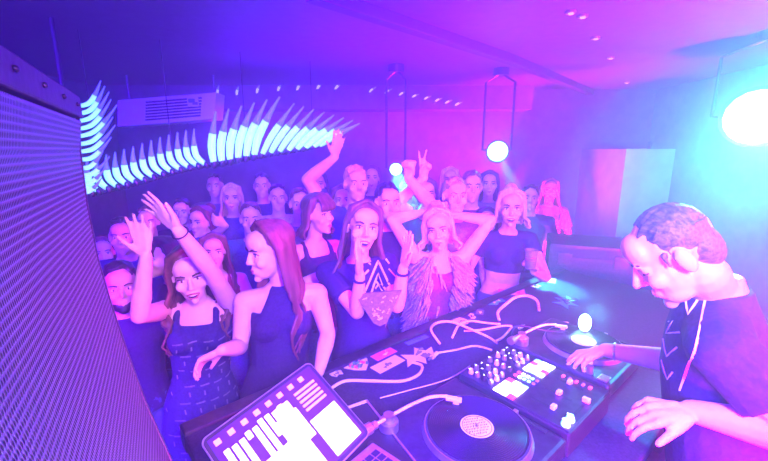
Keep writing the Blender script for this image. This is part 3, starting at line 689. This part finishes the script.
def person(label, head, look, S=None, pitch=0, roll=0, face=None, sex='f', skin='skin_fair', hair='long', hcol='hair_brown',
           top='tee', tcol='black', bottom='trousers', bcol='denim', pelvis=(0, 0), arms=None, voxel=.007, brows=True, mouth='closed', group=None, neckf=0., neck=None, hairlen=.42, stature=None, beard=False, eyes='open', seed=1):
    """head: world position of the head centre. look/face: directions of head and body. arms: dict(l/r = dict(hand, pole, d, m, pose)).
    r is the person's own right"""
    rr = random.Random(seed)
    face = V(face or look).to_3d() if len(face or look) == 2 else V(face or look); face.z = 0; face.normalize()
    S = S or head.z + .112; k = min(max(S/1.70, .9), 1.07)
    Bh = rotm(look, pitch, roll); Bb = rotm(face); sx = Bb @ V((1, 0, 0)); fy = face; up = V((0, 0, 1))
    root = thing('person', (head.x+pelvis[0], head.y+pelvis[1], 0), label, 'person', group)
    H = head
    N = H + Bh @ V((0, -.030*k, -.150*k)); N = N - up*.005 - fy*.02 - fy*neckf
    if neck is not None: N = V(neck)
    P = V((H.x+pelvis[0], H.y+pelvis[1], min(.53*S, N.z-.44*k)))
    mid = (P+N)/2 - fy*.02*k
    def spine(t): return P*((1-t)**2) + mid*(2*t*(1-t)) + N*(t*t)
    male = sex == 'm'
    prof = ([(-.16, .10, .085), (-.06, .160, .112), (.06, .158, .110), (.28, .140, .098), (.48, .150, .108), (.68, .165, .115), (.82, .158, .098), (.92, .105, .075), (1.0, .060, .060)] if male else
            [(-.16, .10, .085), (-.06, .165, .115), (.06, .160, .108), (.30, .118, .085), (.50, .125, .092), (.68, .142, .096), (.82, .132, .080), (.92, .088, .062), (1.0, .048, .050)])
    def secs(t0, t1, inf, extra=None):
        ts = sorted(set([t for t, _, _ in prof if t0 < t < t1]+[t0, t1])); out = []
        for t in ts:
            for i in range(len(prof)-1):
                if prof[i][0] <= t <= prof[i+1][0]: break
            a, b = prof[i], prof[i+1]; f = (t-a[0])/(b[0]-a[0]); rx = a[1]+(b[1]-a[1])*f; ry = a[2]+(b[2]-a[2])*f
            c = spine(t); tn = (spine(t+.05)-spine(t-.05)).normalized(); Y = (fy - tn*fy.dot(tn)).normalized(); X = Y.cross(tn)
            out.append((c, X*(rx*k+inf), Y*(ry*k+inf)))
        return out
    sw = (.185 if male else .155)*k
    tn = (spine(.95)-spine(.85)).normalized(); Yc = (fy - tn*fy.dot(tn)).normalized()
    bust = [] if male else [(spine(.66) + sx*s*.062*k + Yc*.062*k, (.058*k, .052*k, .056*k)) for s in (-1, 1)]
    g = G(); g.loft(secs(-.16, 1.0, 0)); g.cap(N - tn*.05*k, H + Bh @ V((0, -.022*k, -.075*k)), (.058 if male else .047)*k, (.055 if male else .045)*k, 14)
    for c, r in bust: g.ell(c, *r, Bb)
    head_geo(g, H, Bh, k, sex)
    A = {}; am = 1.18 if male else 1.0
    for side, sg in (('r', 1), ('l', -1)):
        a = dict((arms or {}).get(side, {}))
        sh = spine(.845) + sx*sg*sw
        up_amt = 0
        if 'hand' not in a:
            a = dict(hand=P + sx*sg*(.25*k) + fy*.06 + up*(-.02), pole=-fy+sx*sg*.4, d=(0, 0, -1), m=-sx*sg, pose='relax')
        W = V(a['hand'])
        if W.z > sh.z + .1: sh = sh + up*.035*k - sx*sg*.012
        l1, l2 = .285*k, .250*k
        E = V(a['elbow']) if 'elbow' in a else ik(sh, W, l1, l2, a.get('pole', -fy))
        A[side] = (sh, E, W)
        g.cap(spine(.86)+sx*sg*.06*k, sh, .050*k*am, .050*k*am, 12)
        g.cap(sh, sh+(E-sh)*.45, .047*k*am, .042*k*am, 12); g.cap(sh+(E-sh)*.45, E, .042*k*am, .033*k*am, 12)
        g.cap(E, E+(W-E)*.3, .034*k*am, .036*k*am, 12); g.cap(E+(W-E)*.3, W, .036*k*am, .0225*k*am, 12)
        d = V(a.get('d', W-E)); m = V(a.get('m', fy))
        # thumb side so that a right hand is a right hand
        dn = d.normalized(); mm = (m-dn*m.dot(dn)).normalized(); th = (-1 if sg > 0 else 1)
        hand(g, W, d, m, k*(1.06 if male else .98), a.get('pose', 'open'), th)
    legs = []
    for sg in (-1, 1):
        hp = P + sx*sg*.085*k - up*.03; ft = V((P.x, P.y, 0)) + sx*sg*.12*k + fy*.0; ft.z = .085
        kn = (hp+ft)/2 + fy*.02; legs.append((hp, kn, ft))
        g.cap(hp, kn, .085*k, .056*k, 12); g.cap(kn, kn+(ft-kn)*.3, .055*k, .056*k, 12); g.cap(kn+(ft-kn)*.3, ft, .056*k, .036*k, 12)
        g.cap(ft-up*.045-fy*.03, ft-up*.052+fy*.13, .035, .030, 10)
    if eyes == 'down':
        for s in (-1, 1): g.ell(H+Bh @ V((s*.031*k, .0680*k, .005*k)), .0165*k, .0120*k, .0105*k, Bh, n=12, k=7)
    body = fused('body', g, skin, root, voxel, 2)
    # eyes, brows, mouth
    T = lambda x, y, z: H + Bh @ V((x*k, y*k, z*k))
    for s in (-1, 1):
        if eyes == 'down':
            gl = G(); gl.tube([T(s*.016, .0755, -.001), T(s*.031, .0795, -.0035), T(s*.047, .068, -.001)], [.0016*k, .0026*k, .0016*k], 6); obj('eyelash', gl, 'brow', root, smooth=True)
        ge = G(); ge.ell(T(s*.031, .0690, .004), .0150*k, .0100*k, .0085*k, Bh, n=12, k=7)
        ge.cur = 1; ge.ell(T(s*.031, .0735, .004), .0070*k, .0064*k, .0072*k, Bh, n=10, k=7)
        if eyes != 'down': obj('eye', ge, ['eye_white', 'iris'], root, smooth=True)
        if brows:
            gb = G(); gb.tube([T(s*.014, .0890, .025), T(s*.030, .0865, .031), T(s*.050, .0725, .026)], [.0035*k, .0042*k, .002*k], 6); obj('eyebrow', gb, 'brow', root, smooth=True)
            if not male:
                gl = G(); gl.tube([T(s*.016, .0775, .010), T(s*.031, .0795, .0140), T(s*.048, .069, .009)], [.002*k, .0034*k, .002*k], 6); obj('eyelash', gl, 'brow', root, smooth=True)
    gm = G()
    if mouth == 'closed':
        gm.tube([T(-.021, .079, -.066), T(-.008, .0915, -.0625), T(0, .0915, -.0645), T(.008, .0915, -.0625), T(.021, .079, -.066)], [.003*k, .0055*k, .005*k, .0055*k, .003*k], 6)
        gm.tube([T(-.019, .079, -.069), T(0, .0905, -.0735), T(.019, .079, -.069)], [.003*k, .0068*k, .003*k], 6)
        obj('lips', gm, 'lips' if not male else skin, root, smooth=True)
    else:
        gm.ell(T(0, .083, -.068), .021*k, .013*k, .0125*k, Bh); gm.cur = 1
        gm.ell(T(0, .088, -.0635), .018*k, .0105*k, .0050*k, Bh); gm.cur = 2
        gm.tube([T(-.024, .082, -.064), T(-.008, .0965, -.0555), T(.008, .0965, -.0555), T(.024, .082, -.064), T(.012, .092, -.080), T(-.012, .092, -.080), T(-.024, .082, -.064)], .0042*k, 6)
        obj('mouth', gm, ['cloth_black', 'teeth', 'lips'], root, smooth=True)
    # hair
    gh = G()
    e = lambda c, r: gh.ell(T(*c), r[0]*k, r[1]*k, r[2]*k, Bh)
    if hair == 'short':
        e((0, -.034, .046), (.080, .088, .083)); e((0, -.066, .0), (.068, .052, .070))
        for i in range(26):
            x = -.062+.124*rr.random(); y = -.07+.105*rr.random(); z = .046+.083*math.sqrt(max(.05, 1-(x/.08)**2-((y+.034)/.09)**2))
            gh.cap(T(x, y, z-.006), T(x+rr.uniform(-.008, .008), y+.028, z+rr.uniform(-.006, .004)), .010*k, .007*k, 6)
        hv = .006
    elif hair == 'receding':
        e((0, -.026, .042), (.0765, .084, .0795)); e((0, -.062, -.006), (.064, .044, .066))
        for s in (-1, 1): e((s*.060, -.022, .050), (.014, .036, .022)); gh.cap(T(s*.070, .018, .026), T(s*.0705, .020, -.004), .006*k, .004*k, 6)
        for i in range(60):
            x = -.066+.132*rr.random(); y = -.10+.135*rr.random(); z = .042+.0795*math.sqrt(max(.02, 1-(x/.077)**2-((y+.026)/.084)**2)); y2 = max(-.105, y-.024); z2 = .042+.0795*math.sqrt(max(.02, 1-(x/.077)**2-((y2+.026)/.084)**2))
            gh.cap(T(x, y, z+.000), T(x*1.03+rr.uniform(-.004, .004), y2, z2+.001), .0045*k, .003*k, 6)
        hv = .0045
    else:
        e((0, -.030, .047), (.082, .090, .083)); e((0, -.060, -.01), (.074, .052, .085))
        back = .02*k
        n = 40 if hair == 'long' else 24
        for i in range(n):
            a = PI*(i+.5)/n; side = math.cos(a); bk = math.sin(a)
            j = rr.uniform(-.008, .008)
            x0, y0 = .012*side, .045-.10*bk*.5
            p0 = T(x0, y0-.01, .128); p1 = T(.070*side+j, .030-.09*bk, .092); p2 = T(.087*side, .010-.105*bk, .02); p3 = T(.090*side, .004-.105*bk, -.07)
            pts = [p0, p1, p2, p3]; rad = [.010, .013, .014, .014]
            L = hairlen*(.8+.35*rr.random()) if hair == 'long' else .07
            nn = 6; ph = rr.uniform(0, 6.28)
            base = p3
            for q in range(1, nn+1):
                f = q/nn
                wv = (.022 if hair == 'long' else .010)*math.sin(ph+f*10)*min(1, f*2)
                off = Bb @ V(((.085*side*f*(1.3-f) + wv)*k, (-.035*bk*f - .02*f + wv*.6 + (.045*f if abs(side) > .8 else 0))*k, 0))
                pts.append(base - up*L*f*k + off); rad.append(.0125*(1-.55*f))
            gh.chain(pts, [r*k for r in rad], 6)
        if hair == 'bun': e((0, -.10, .10), (.045, .045, .045))
        if hair == 'fringe':
            for i in range(12):
                x = -.06+.12*i/11; gh.cap(T(x*.7, .04, .118), T(x, .088-.25*x*x*10*.1, .058), .012*k, .010*k, 6); gh.cap(T(x, .088-.25*x*x, .058), T(x*1.05, .094-3*x*x, .030), .010*k, .006*k, 6)
        hv = .0065
    fused('hair', gh, hcol, root, max(hv, voxel*.85), 1)
    if beard:
        gb = G(); gb.ell(T(0, .052, -.088), .050*k, .042*k, .036*k, Bh); gb.ell(T(0, .074, -.104), .026*k, .024*k, .024*k, Bh)
        fused('beard', gb, hcol, root, .006, 2)
    # clothing
    gt = G(); inf = .010
    cm = 'cloth_'+tcol
    if top in ('tee', 'shirt'):
        gt.loft(secs(-.10, .955, inf))
        for side in 'rl':
            sh, E, W = A[side]; sg = 1 if side == 'r' else -1
            gt.cap(spine(.86)+sx*sg*.06*k, sh, .052*k*am+inf, .052*k*am+inf, 12)
            f = .62 if top == 'tee' else .97
            gt.cap(sh, sh+(E-sh)*f, .050*k*am+inf, .046*k*am+inf*1.4, 12, flat=True)
            if top == 'shirt': gt.cap(E, E+(W-E)*.9, .040*k*am+inf, .030*k*am+inf, 12)
    elif top == 'tank':
        gt.loft(secs(-.10, .80, inf))
        for s in (-1, 1): gt.tube([spine(.72)+sx*s*.085*k+Yc*.09*k, spine(.88)+sx*s*.085*k+Yc*.055*k, spine(.95)+sx*s*.075*k, spine(.86)+sx*s*.085*k-Yc*.07*k, spine(.7)+sx*s*.085*k-Yc*.09*k], .016*k)
    elif top == 'halter':
        gt.loft(secs(-.10, .76, inf))
        q = [spine(.74)+Yc*.075*k, spine(.84)+Yc*.067*k, spine(.92)+Yc*.052*k, spine(.985)+Yc*.022*k]
        for i, ww in enumerate((.105, .080, .062, .050)):
            q[i] = (q[i], sx*ww*k, Yc*.030*k)
        gt.loft(q); gt.tube([spine(.97)+sx*.054*k, spine(.99)-Yc*.055*k, spine(.97)-sx*.054*k], .012*k)
    elif top == 'crop':
        gt.loft(secs(.44, .93, inf))
        for side in 'rl':
            sh, E, W = A[side]; sg = 1 if side == 'r' else -1
            gt.cap(spine(.86)+sx*sg*.06*k, sh, .050*k+inf, .050*k+inf, 12); gt.cap(sh, sh+(E-sh)*.4, .048*k+inf, .045*k+inf, 12, flat=True)
    elif top == 'vest':
        gt.loft(secs(.02, .90, inf*2.2))
    elif top == 'band':
        gt.loft(secs(.12, .76, inf))
    if top != 'band':
        for c, r in bust: gt.ell(c, r[0]+inf, r[1]+inf, r[2]+inf, Bb)
    else:
        for c, r in bust: gt.ell(c, r[0]+inf, r[1]+inf, r[2]+inf, Bb)
    nm = dict(tee='t_shirt', shirt='shirt', tank='tank_top', halter='halter_dress', crop='crop_top', vest='fur_vest', band='bodice')[top]
    cloth = fused(nm, gt, cm, root, max(.006, voxel*.9), 2)
    gb = G(); bm_ = 'cloth_'+bcol
    if bottom == 'skirt':
        kz = .52*P.z; gb.loft(secs(-.06, .30, inf)); q = []
        for z, rx, ry in ((P.z-.02, .180, .130), (P.z-.16, .205, .160), (P.z-.34, .215, .175)): q.append((V((P.x, P.y, z)), sx*rx*k, fy*ry*k))
        gb.loft(q)
        for a, b, c in legs: pass
        fused('skirt', gb, bm_, root, .009, 2)
    else:
        gb.loft(secs(-.16, .14, inf))
        for hp, kn, ft in legs: gb.cap(hp, kn, .085*k+inf, .060*k+inf, 12); gb.cap(kn, ft+up*.01, .060*k+inf, .045*k+inf, 12)
        fused('trousers', gb, bm_, root, .010, 2)
    for hp, kn, ft in legs:
        gs = G(); gs.cap(ft-up*.040-fy*.04, ft-up*.042+fy*.14, .045, .040, 10); gs.cap(ft-up*.04-fy*.03, ft+up*.03-fy*.01, .046, .046, 10)
        for i in range(len(gs.v)):
            if gs.v[i][2] < 0: gs.v[i] = (gs.v[i][0], gs.v[i][1], 0.0)
        obj('shoe', gs, 'cloth_black', root, smooth=True)
    return dict(root=root, body=body, cloth=cloth, spine=spine, A=A, sx=sx, fy=fy, Yc=Yc, H=H, N=N, P=P, k=k, T=T)

def ribbon_on(ob, paths, origin, X, Y, toward, wdt, name, mt, thick=.003):
    """thin strokes of print laid on a garment. paths in the (X, Y) plane at origin, dropped along -toward"""
    off = parent_origin(ob); me = ob.data
    bvh = BVHTree.FromPolygons([v.co+off for v in me.vertices], [tuple(p.vertices) for p in me.polygons])
    g = G()
    def drop(u, v):
        o = origin + X*u + Y*v + toward*.5; h = bvh.ray_cast(o, -toward, 1.0)
        return (h[0] + toward*.001) if h[0] else None
    for pa in paths:
        pts = []
        for i in range(len(pa)-1):
            (u0, v0), (u1, v1) = pa[i], pa[i+1]; n = max(2, int(math.hypot(u1-u0, v1-v0)/.012))
            for j in range(n+(i == len(pa)-2)): pts.append(drop(u0+(u1-u0)*j/n, v0+(v1-v0)*j/n))
        pts = [p for p in pts if p]
        if len(pts) < 2: continue
        rs = []
        for i, p in enumerate(pts):
            t = (pts[min(i+1, len(pts)-1)]-pts[max(i-1, 0)])
            if t.length < 1e-6: continue
            sd = t.normalized().cross(toward)
            if sd.length < 1e-3: continue
            sd = sd.normalized()*wdt/2; rs.append([p-sd-toward*thick, p+sd-toward*thick, p+sd+toward*.0012, p-sd+toward*.0012])
        if len(rs) > 1: g.rings(rs)
    if g.v: return obj(name, g, mt, ob)
# ------------------------------------------------------------------ the DJ
def bracelet(p, a, b, f=.06, r=.030, m='cloth_black', parent=None, wd=.006, name='bracelet'):
    c = b + (a-b)*f; d = (a-b).normalized(); x = d.orthogonal().normalized(); y = d.cross(x); g = G()
    g.tube([c+(x*math.cos(2*PI*j/16)+y*math.sin(2*PI*j/16))*r for j in range(17)], wd, 6); return obj(name, g, m, parent, smooth=True)
hd = at(672, 254, 1.0)
dj = person('man in dark printed t-shirt bending over the mixer, hand on its knobs', hd, (-.86, .44), pitch=R(-42), face=(-.80, .60), sex='m', S=1.74, skin='skin_fair', hair='receding', hcol='hair_dark_grey',
    top='tee', tcol='black', bcol='black', pelvis=(L(.07, -.54).x-hd.x, L(.07, -.54).y-hd.y), neck=at(713, 276, 1.04), eyes='down',
    arms=dict(r=dict(hand=atz(606, 350, TZ+.165), pole=(.2, .3, -1), d=(-.85, .12, -.38), m=(0, 0, -1), pose='press'),
              l=dict(hand=at(692, 411, .94), elbow=at(806, 438, .81), d=(-1, .10, -.10), m=(-.1, .25, -1), pose='relax')), voxel=.0048, seed=3)
bracelet(dj, dj['A']['r'][1], dj['A']['r'][2], .12, .031, 'silver', dj['root'], .004)
g = G(); k = dj['k']; Nn = dj['N']; pts = []
for j in range(19):
    a = 2*PI*j/18; pts.append(Nn + dj['sx']*math.cos(a)*.068 + dj['fy']*(math.sin(a)*.068+.01) + V((0, 0, -.012-.03*max(0, math.sin(a)))))
g.tube(pts, .003, 6); obj('necklace', g, 'cable_black', dj['root'], smooth=True)
# pale jagged drawing printed on the chest
ch = at(672, 345, .98); toward = V((-.62, -.72, .22)).normalized(); Xp = V((-toward.y, toward.x, 0)).normalized(); Xp = Xp if Xp.x > 0 else -Xp; Yp = Xp.cross(toward); Yp = Yp if Yp.z > 0 else -Yp
jag = [[(-.09, -.10), (-.075, .08), (-.05, .16), (-.03, .09), (.0, .15), (.02, .08), (.05, .17), (.045, .02), (.03, -.12)], [(-.03, .03), (-.01, .05), (-.02, .01), (.01, .03)], [(-.04, -.04), (-.03, .0), (-.01, -.05), (.01, -.01)], [(-.05, -.10), (-.02, -.07), (.0, -.11), (.01, -.08)]]
ribbon_on(dj['cloth'], jag, ch, Xp, Yp, toward, .005, 'shirt_print', 'print_white')

# ------------------------------------------------------------------ front row along the booth
A = person('dancer in patterned dress raising both bare arms high at the left', at(190, 273, 1.66), (.42, -.9), pitch=R(-10), roll=R(6), face=(.25, -.95), hair='long', hcol='hair_brown', top='tank', tcol='navy', bottom='skirt', bcol='navy', hairlen=.3, mouth='open',
    pelvis=(-.02, .03), arms=dict(r=dict(hand=at(146, 256, 1.42), pole=(-.2, -.2, -1), d=(-.03, -.05, 1), m=(.2, -.95, .1), pose='open'),
              l=dict(hand=at(178, 230, 1.36), pole=(.9, .2, -.5), d=(-.62, -.05, .72), m=(-.35, -.9, -.25), pose='open')), seed=11, voxel=.006)
bracelet(A, A['A']['l'][1], A['A']['l'][2], .06, .028, 'cloth_black', A['root'], .003)
tw = -V((A['root'].location.x, A['root'].location.y, 0)).normalized(); tw = (tw*.9+V((.3, 0, 0))).normalized()
cc = A['spine'](.1); Xp = V((-tw.y, tw.x, 0)); bricks = []
for j in range(9):
    for i in range(-3, 4):
        x = i*.055+(.027 if j % 2 else 0); y = .30-.07*j; bricks.append([(x, y), (x+.035, y+.004)]); bricks.append([(x+.012, y-.022), (x+.012, y-.040)])
ribbon_on(A['cloth'], bricks, cc, Xp, V((0, 0, 1)), tw, .006, 'brick_pattern', 'cloth_grey')
sk = [o for o in bpy.data.objects if o.parent == A['root'] and o.name.startswith('skirt')][0]
ribbon_on(sk, [[(u, v-.28) for u, v in b] for b in bricks], cc, Xp, V((0, 0, 1)), tw, .006, 'brick_pattern', 'cloth_grey')

B = person('woman in black halter dress with long wavy reddish hair, looking away left', at(270, 250, 1.66), (-.72, -.62), pitch=R(-8), face=(.32, -.95), hair='long', hcol='hair_red', top='halter', tcol='black', bottom='skirt', bcol='black', hairlen=.36,
    arms=dict(r=dict(hand=at(222, 350, 1.50), elbow=at(240, 347, 1.68), d=(-.8, -.1, -.42), m=(0, -.5, -1), pose='relax'),
              l=dict(hand=at(319, 372, 1.60), elbow=at(328, 334, 1.72), d=(-.25, -.25, -.9), m=(-1, 0, 0), pose='relax')), seed=23, voxel=.006)
C = person('laughing woman in black t-shirt with triangle emblem, clapping hands raised', at(363, 227, 1.95), (.22, -.95), pitch=R(4), roll=R(-9), face=(.12, -1), hair='long', hcol='hair_brown', top='tee', tcol='black', bcol='black', mouth='open', hairlen=.40,
    arms=dict(r=dict(hand=at(360, 275, 1.72), elbow=at(357, 312, 1.84), d=(-.05, .05, 1), m=(1, -.2, .1), pose='open'),
              l=dict(hand=at(403, 268, 1.74), elbow=at(397, 306, 1.86), d=(.16, .05, 1), m=(-1, -.4, .1), pose='open')), seed=31, voxel=.006)
for s in 'rl': bracelet(C, C['A'][s][1], C['A'][s][2], .10, .029, 'cloth_black', C['root'], .006)
tw = V((.08, -1, .05)).normalized(); o_ = at(381, 292, 1.8)
tri = [[(-.075, -.05), (0, .10), (.078, -.05), (.045, -.058), (0, .04), (-.045, -.058), (-.075, -.05)], [(-.095, -.075), (-.03, -.050), (.03, -.052), (.10, -.080), (0, -.07), (-.095, -.075)], [(-.018, -.03), (.018, .005)], [(-.018, .005), (.018, -.03)],
       [(-.085, .03), (-.05, .06)], [(.05, .07), (.09, .03)], [(-.06, .10), (-.04, .085), (-.03, .11)], [(.04, .11), (.055, .09)]]
ribbon_on(C['cloth'], tri, o_, V((1, .05, 0)), V((0, .05, 1)), tw, .010, 'emblem', 'print_white')
# patterned kerchief hanging in a point from her waist
g = G(); q0 = at(380, 306, 1.76); pts = [(-.115, .055), (.10, .075), (.03, -.085), (.0, -.10), (-.03, -.085)]
g.rings([[q0+V((u, 0, v)) for u, v in pts], [q0+V((u, .012, v)) for u, v in pts]]); g.cur = 1
r2 = random.Random(4)
for i in range(26):
    v = r2.uniform(-.07, .05); h = .085*(v+.1)/.15; u = r2.uniform(-h, h); g.tube([q0+V((u, -.001, v)), q0+V((u+r2.uniform(-.02, .02), -.001, v+r2.uniform(-.014, .014)))], .0025, 5)
obj('kerchief', g, ['cloth_grey', 'print_white'], C['root'])
D = person('blond woman in shaggy grey fur vest with both elbows raised behind head', at(438, 228, 2.28), (-.16, -1), pitch=R(-6), roll=R(8), face=(0, -1), hair='bun', hcol='hair_blond', top='band', tcol='wine', bottom='trousers', bcol='denim',
    arms=dict(r=dict(hand=at(426, 212, 2.44), pole=(-.8, -.1, .9), d=(.8, .1, .2), m=(.2, -1, 0), pose='relax'),
              l=dict(hand=at(450, 215, 2.44), pole=(1, -.1, .55), d=(-.8, .1, .2), m=(-.2, -1, 0), pose='relax')), seed=43)
# fur vest: two shaggy front panels and a back
g = G(); sp = D['spine']; r2 = random.Random(8); k = D['k']
for i in range(1900):
    t = r2.uniform(.10, .95); a = r2.uniform(0, 2*PI); s_, c_ = math.sin(a), math.cos(a)
    if s_ > .55 and abs(c_) < .42 and r2.random() < .92: continue
    rx = (.150+.035*max(0, t-.5) - .45*max(0, t-.82))*k+.02; ry = (.105+.02*math.sin(PI*t))*k+.02
    p = sp(t)+D['sx']*c_*rx*.98+D['Yc']*s_*(ry*.98+ (.045*math.exp(-((t-.66)/.16)**2) if s_ > 0 else 0))
    nrm = (D['sx']*c_+D['Yc']*s_).normalized(); dr = (nrm*.55+V((r2.uniform(-.4, .4), r2.uniform(-.3, .3), -1))).normalized()
    g.cap(p-nrm*.02, p+dr*r2.uniform(.045, .075)+nrm*.012, .010, .002, 5)
gv = G()
obj('fur_vest', g, 'hair_grey', D['root'], smooth=True)
Ew = at(534, 272, 2.42)
E = person('blond woman in black crop top with bare midriff, holding up a glass', at(511, 207, 2.66), (-.25, -1), pitch=R(-4), face=(-.05, -1), pelvis=(-.02, .05), hair='bun', hcol='hair_blond', top='crop', tcol='black', bcol='denim', mouth='open',
    arms=dict(l=dict(hand=Ew, pole=(.9, .4, -1), d=(-.35, -.2, .75), m=(-.75, -.5, .2), pose='grip')), seed=53)
# tumbler in her hand
gc = Ew + V((-.055, -.075, .045)); gt_ = thing('drinking_glass', gc, 'clear tumbler held up by the woman in the crop top', 'glass')
mat('clear_glass', (.9, .9, .95), .08); b_ = M['clear_glass'].node_tree.nodes['Principled BSDF']; b_.inputs['Transmission Weight'].default_value = .75
g = G(); ang = [2*PI*j/24 for j in range(24)]
g.rings([[gc+V((math.cos(a)*r, math.sin(a)*r, z)) for a in ang] for r, z in ((.028, 0), (.031, .004), (.037, .12), (.0345, .12), (.029, .01), (.002, .01))]); obj('tumbler', g, 'clear_glass', gt_, smooth=True)
g = G(); g.rings([[gc+V((math.cos(a)*r, math.sin(a)*r, z)) for a in ang] for r, z in ((.0285, .0105), (.0325, .075))]); obj('drink', g, 'pink_paint', gt_)

# ------------------------------------------------------------------ the crowd behind
def P_(px, py, d, label, look, **kw):
    return person(label, at(px, py, d), look, voxel=kw.pop('voxel', .0095), **kw)
P_(121, 286, 1.80, 'bearded man in black shirt at the far left beside the loudspeaker', (.55, -.8), sex='m', hair='short', hcol='hair_black', tcol='black', beard=True, skin='skin_mid', seed=101)
P_(123, 236, 2.45, 'man with short dark hair above the bearded man', (.4, -.9), sex='m', hair='short', hcol='hair_black', tcol='navy', seed=102, skin='skin_mid')
P_(163, 257, 2.2, 'dark-haired woman with heavy fringe between the two raised hands', (-.55, -.8), hair='fringe', hcol='hair_black', tcol='black', hairlen=.2, seed=103)
P_(214, 251, 2.4, 'long-haired woman looking over the raised forearm, in wine-red top', (.35, -.9), hair='long', hcol='hair_brown', tcol='wine', top='tank', seed=104)
P_(202, 222, 2.95, 'woman resting a hand across her face behind the raised forearm', (-.3, -.9), hair='bun', hcol='hair_brown', tcol='blue', seed=105,
   arms=dict(r=dict(hand=at(226, 226, 2.7), pole=(.5, 0, -1), d=(-.8, 0, .4), m=(0, 1, 0), pose='relax')))
P_(251, 219, 2.85, 'man with bright turquoise-lit face right above the reddish-haired woman', (.3, -.95), sex='m', hair='short', hcol='hair_brown', tcol='teal', seed=106)
P_(318, 214, 2.45, 'woman with tied hair and dark straps turned sideways behind the black halter dress', (.85, -.5), hair='fringe', hcol='hair_brown', top='tank', tcol='black', seed=107, face=(.6, -.8), hairlen=.2,
   arms=dict(r=dict(hand=at(336, 268, 2.25), pole=(-1, 0, -.3), d=(.5, -.2, -.6), m=(.3, .8, 0), pose='relax')))
P_(356, 184, 2.80, 'fair-haired man raising an open hand high above the laughing woman', (.3, -.9), sex='m', hair='short', hcol='hair_blond', tcol='blue', seed=108,
   arms=dict(r=dict(hand=at(335, 157, 2.65), pole=(-1, .2, -.5), d=(.25, -.1, 1), m=(.5, -.9, 0), pose='open')))
P_(388, 203, 2.55, 'dark-haired man in black top punching one fist up', (.25, -.95), sex='m', hair='short', hcol='hair_black', tcol='black', seed=109,
   arms=dict(l=dict(hand=at(408, 178, 2.3), pole=(1, .3, -.4), d=(.05, -.1, 1), m=(-.4, -.9, 0), pose='fist')))
P_(455, 196, 2.75, 'person with pale hair making a peace sign over the fur vest', (.1, -1), sex='m', hair='short', hcol='hair_grey', tcol='grey', seed=110,
   arms=dict(r=dict(hand=at(424, 178, 2.6), pole=(-.9, .2, -.6), d=(.05, -.1, 1), m=(.2, -1, 0), pose='peace')))
P_(472, 187, 3.2, 'tall man with reddish hair and red shirt behind the raised elbow', (-.1, -1), sex='m', hair='short', hcol='hair_red', tcol='wine', seed=111)
P_(489, 184, 3.9, 'woman with long dark hair under the turquoise stage lamp', (-.2, -1), hair='long', hcol='hair_black', tcol='grey', seed=112)
P_(486, 222, 2.98, 'short dark-haired woman squeezed between fur vest and crop top', (-.1, -1), hair='long', hcol='hair_black', tcol='navy', seed=113)
P_(342, 200, 3.3, 'woman with brown hair half hidden beside the fair-haired man', (.2, -1), hair='long', hcol='hair_brown', tcol='pink', seed=114)
P_(300, 204, 3.1, 'man in grey shirt behind the woman with dark straps', (.3, -1), sex='m', hair='short', hcol='hair_brown', tcol='grey', seed=115)
P_(278, 198, 3.55, 'tall man in white shirt above the reddish-haired woman', (.3, -1), sex='m', hair='short', hcol='hair_black', tcol='white', seed=116)
P_(232, 198, 3.5, 'woman with fair hair far back below the comb of light streaks', (.3, -1), hair='long', hcol='hair_blond', tcol='blue', seed=117)
P_(182, 212, 3.4, 'man with dark hair between the open hand and the forearm', (.3, -1), sex='m', hair='short', hcol='hair_black', tcol='black', seed=118)
P_(104, 252, 2.7, 'woman with brown hair closest to the loudspeaker edge, far back', (.5, -.8), hair='long', hcol='hair_brown', tcol='black', seed=119)
P_(148, 222, 2.95, 'man in olive shirt far back behind the upright palm', (.4, -.9), sex='m', hair='short', hcol='hair_brown', tcol='olive', seed=120)
P_(426, 194, 3.2, 'woman with brown bun behind the peace sign', (0, -1), hair='bun', hcol='hair_brown', tcol='wine', seed=121)
P_(262, 186, 4.0, 'man at the very back beneath the end of the glowing comb', (.2, -1), sex='m', hair='short', hcol='hair_black', tcol='navy', seed=122)
P_(318, 184, 3.9, 'woman in white top at the very back near the raised open hand', (.1, -1), hair='long', hcol='hair_black', tcol='white', seed=123)
P_(530, 198, 3.7, 'man in dark shirt behind the shoulder of the crop top woman', (-.3, -1), sex='m', hair='short', hcol='hair_black', tcol='black', seed=124)
P_(408, 186, 3.9, 'man at the very back between the fist and the peace sign', (0, -1), sex='m', hair='short', hcol='hair_brown', tcol='grey', seed=125)
P_(372, 178, 4.1, 'woman at the very back beneath the smaller stage lamp', (0, -1), hair='long', hcol='hair_brown', tcol='black', seed=126)
P_(215, 186, 4.1, 'man with shaved sides at the very back left of centre', (.2, -1), sex='m', hair='short', hcol='hair_black', tcol='grey', seed=127)
P_(550, 190, 4.2, 'woman in pink top far back by the magenta wall', (-.3, -1), hair='long', hcol='hair_brown', tcol='pink', seed=128)
P_(450, 180, 4.0, 'woman with fair hair at the very back right of the peace sign', (-.1, -1), hair='long', hcol='hair_blond', tcol='navy', seed=129)
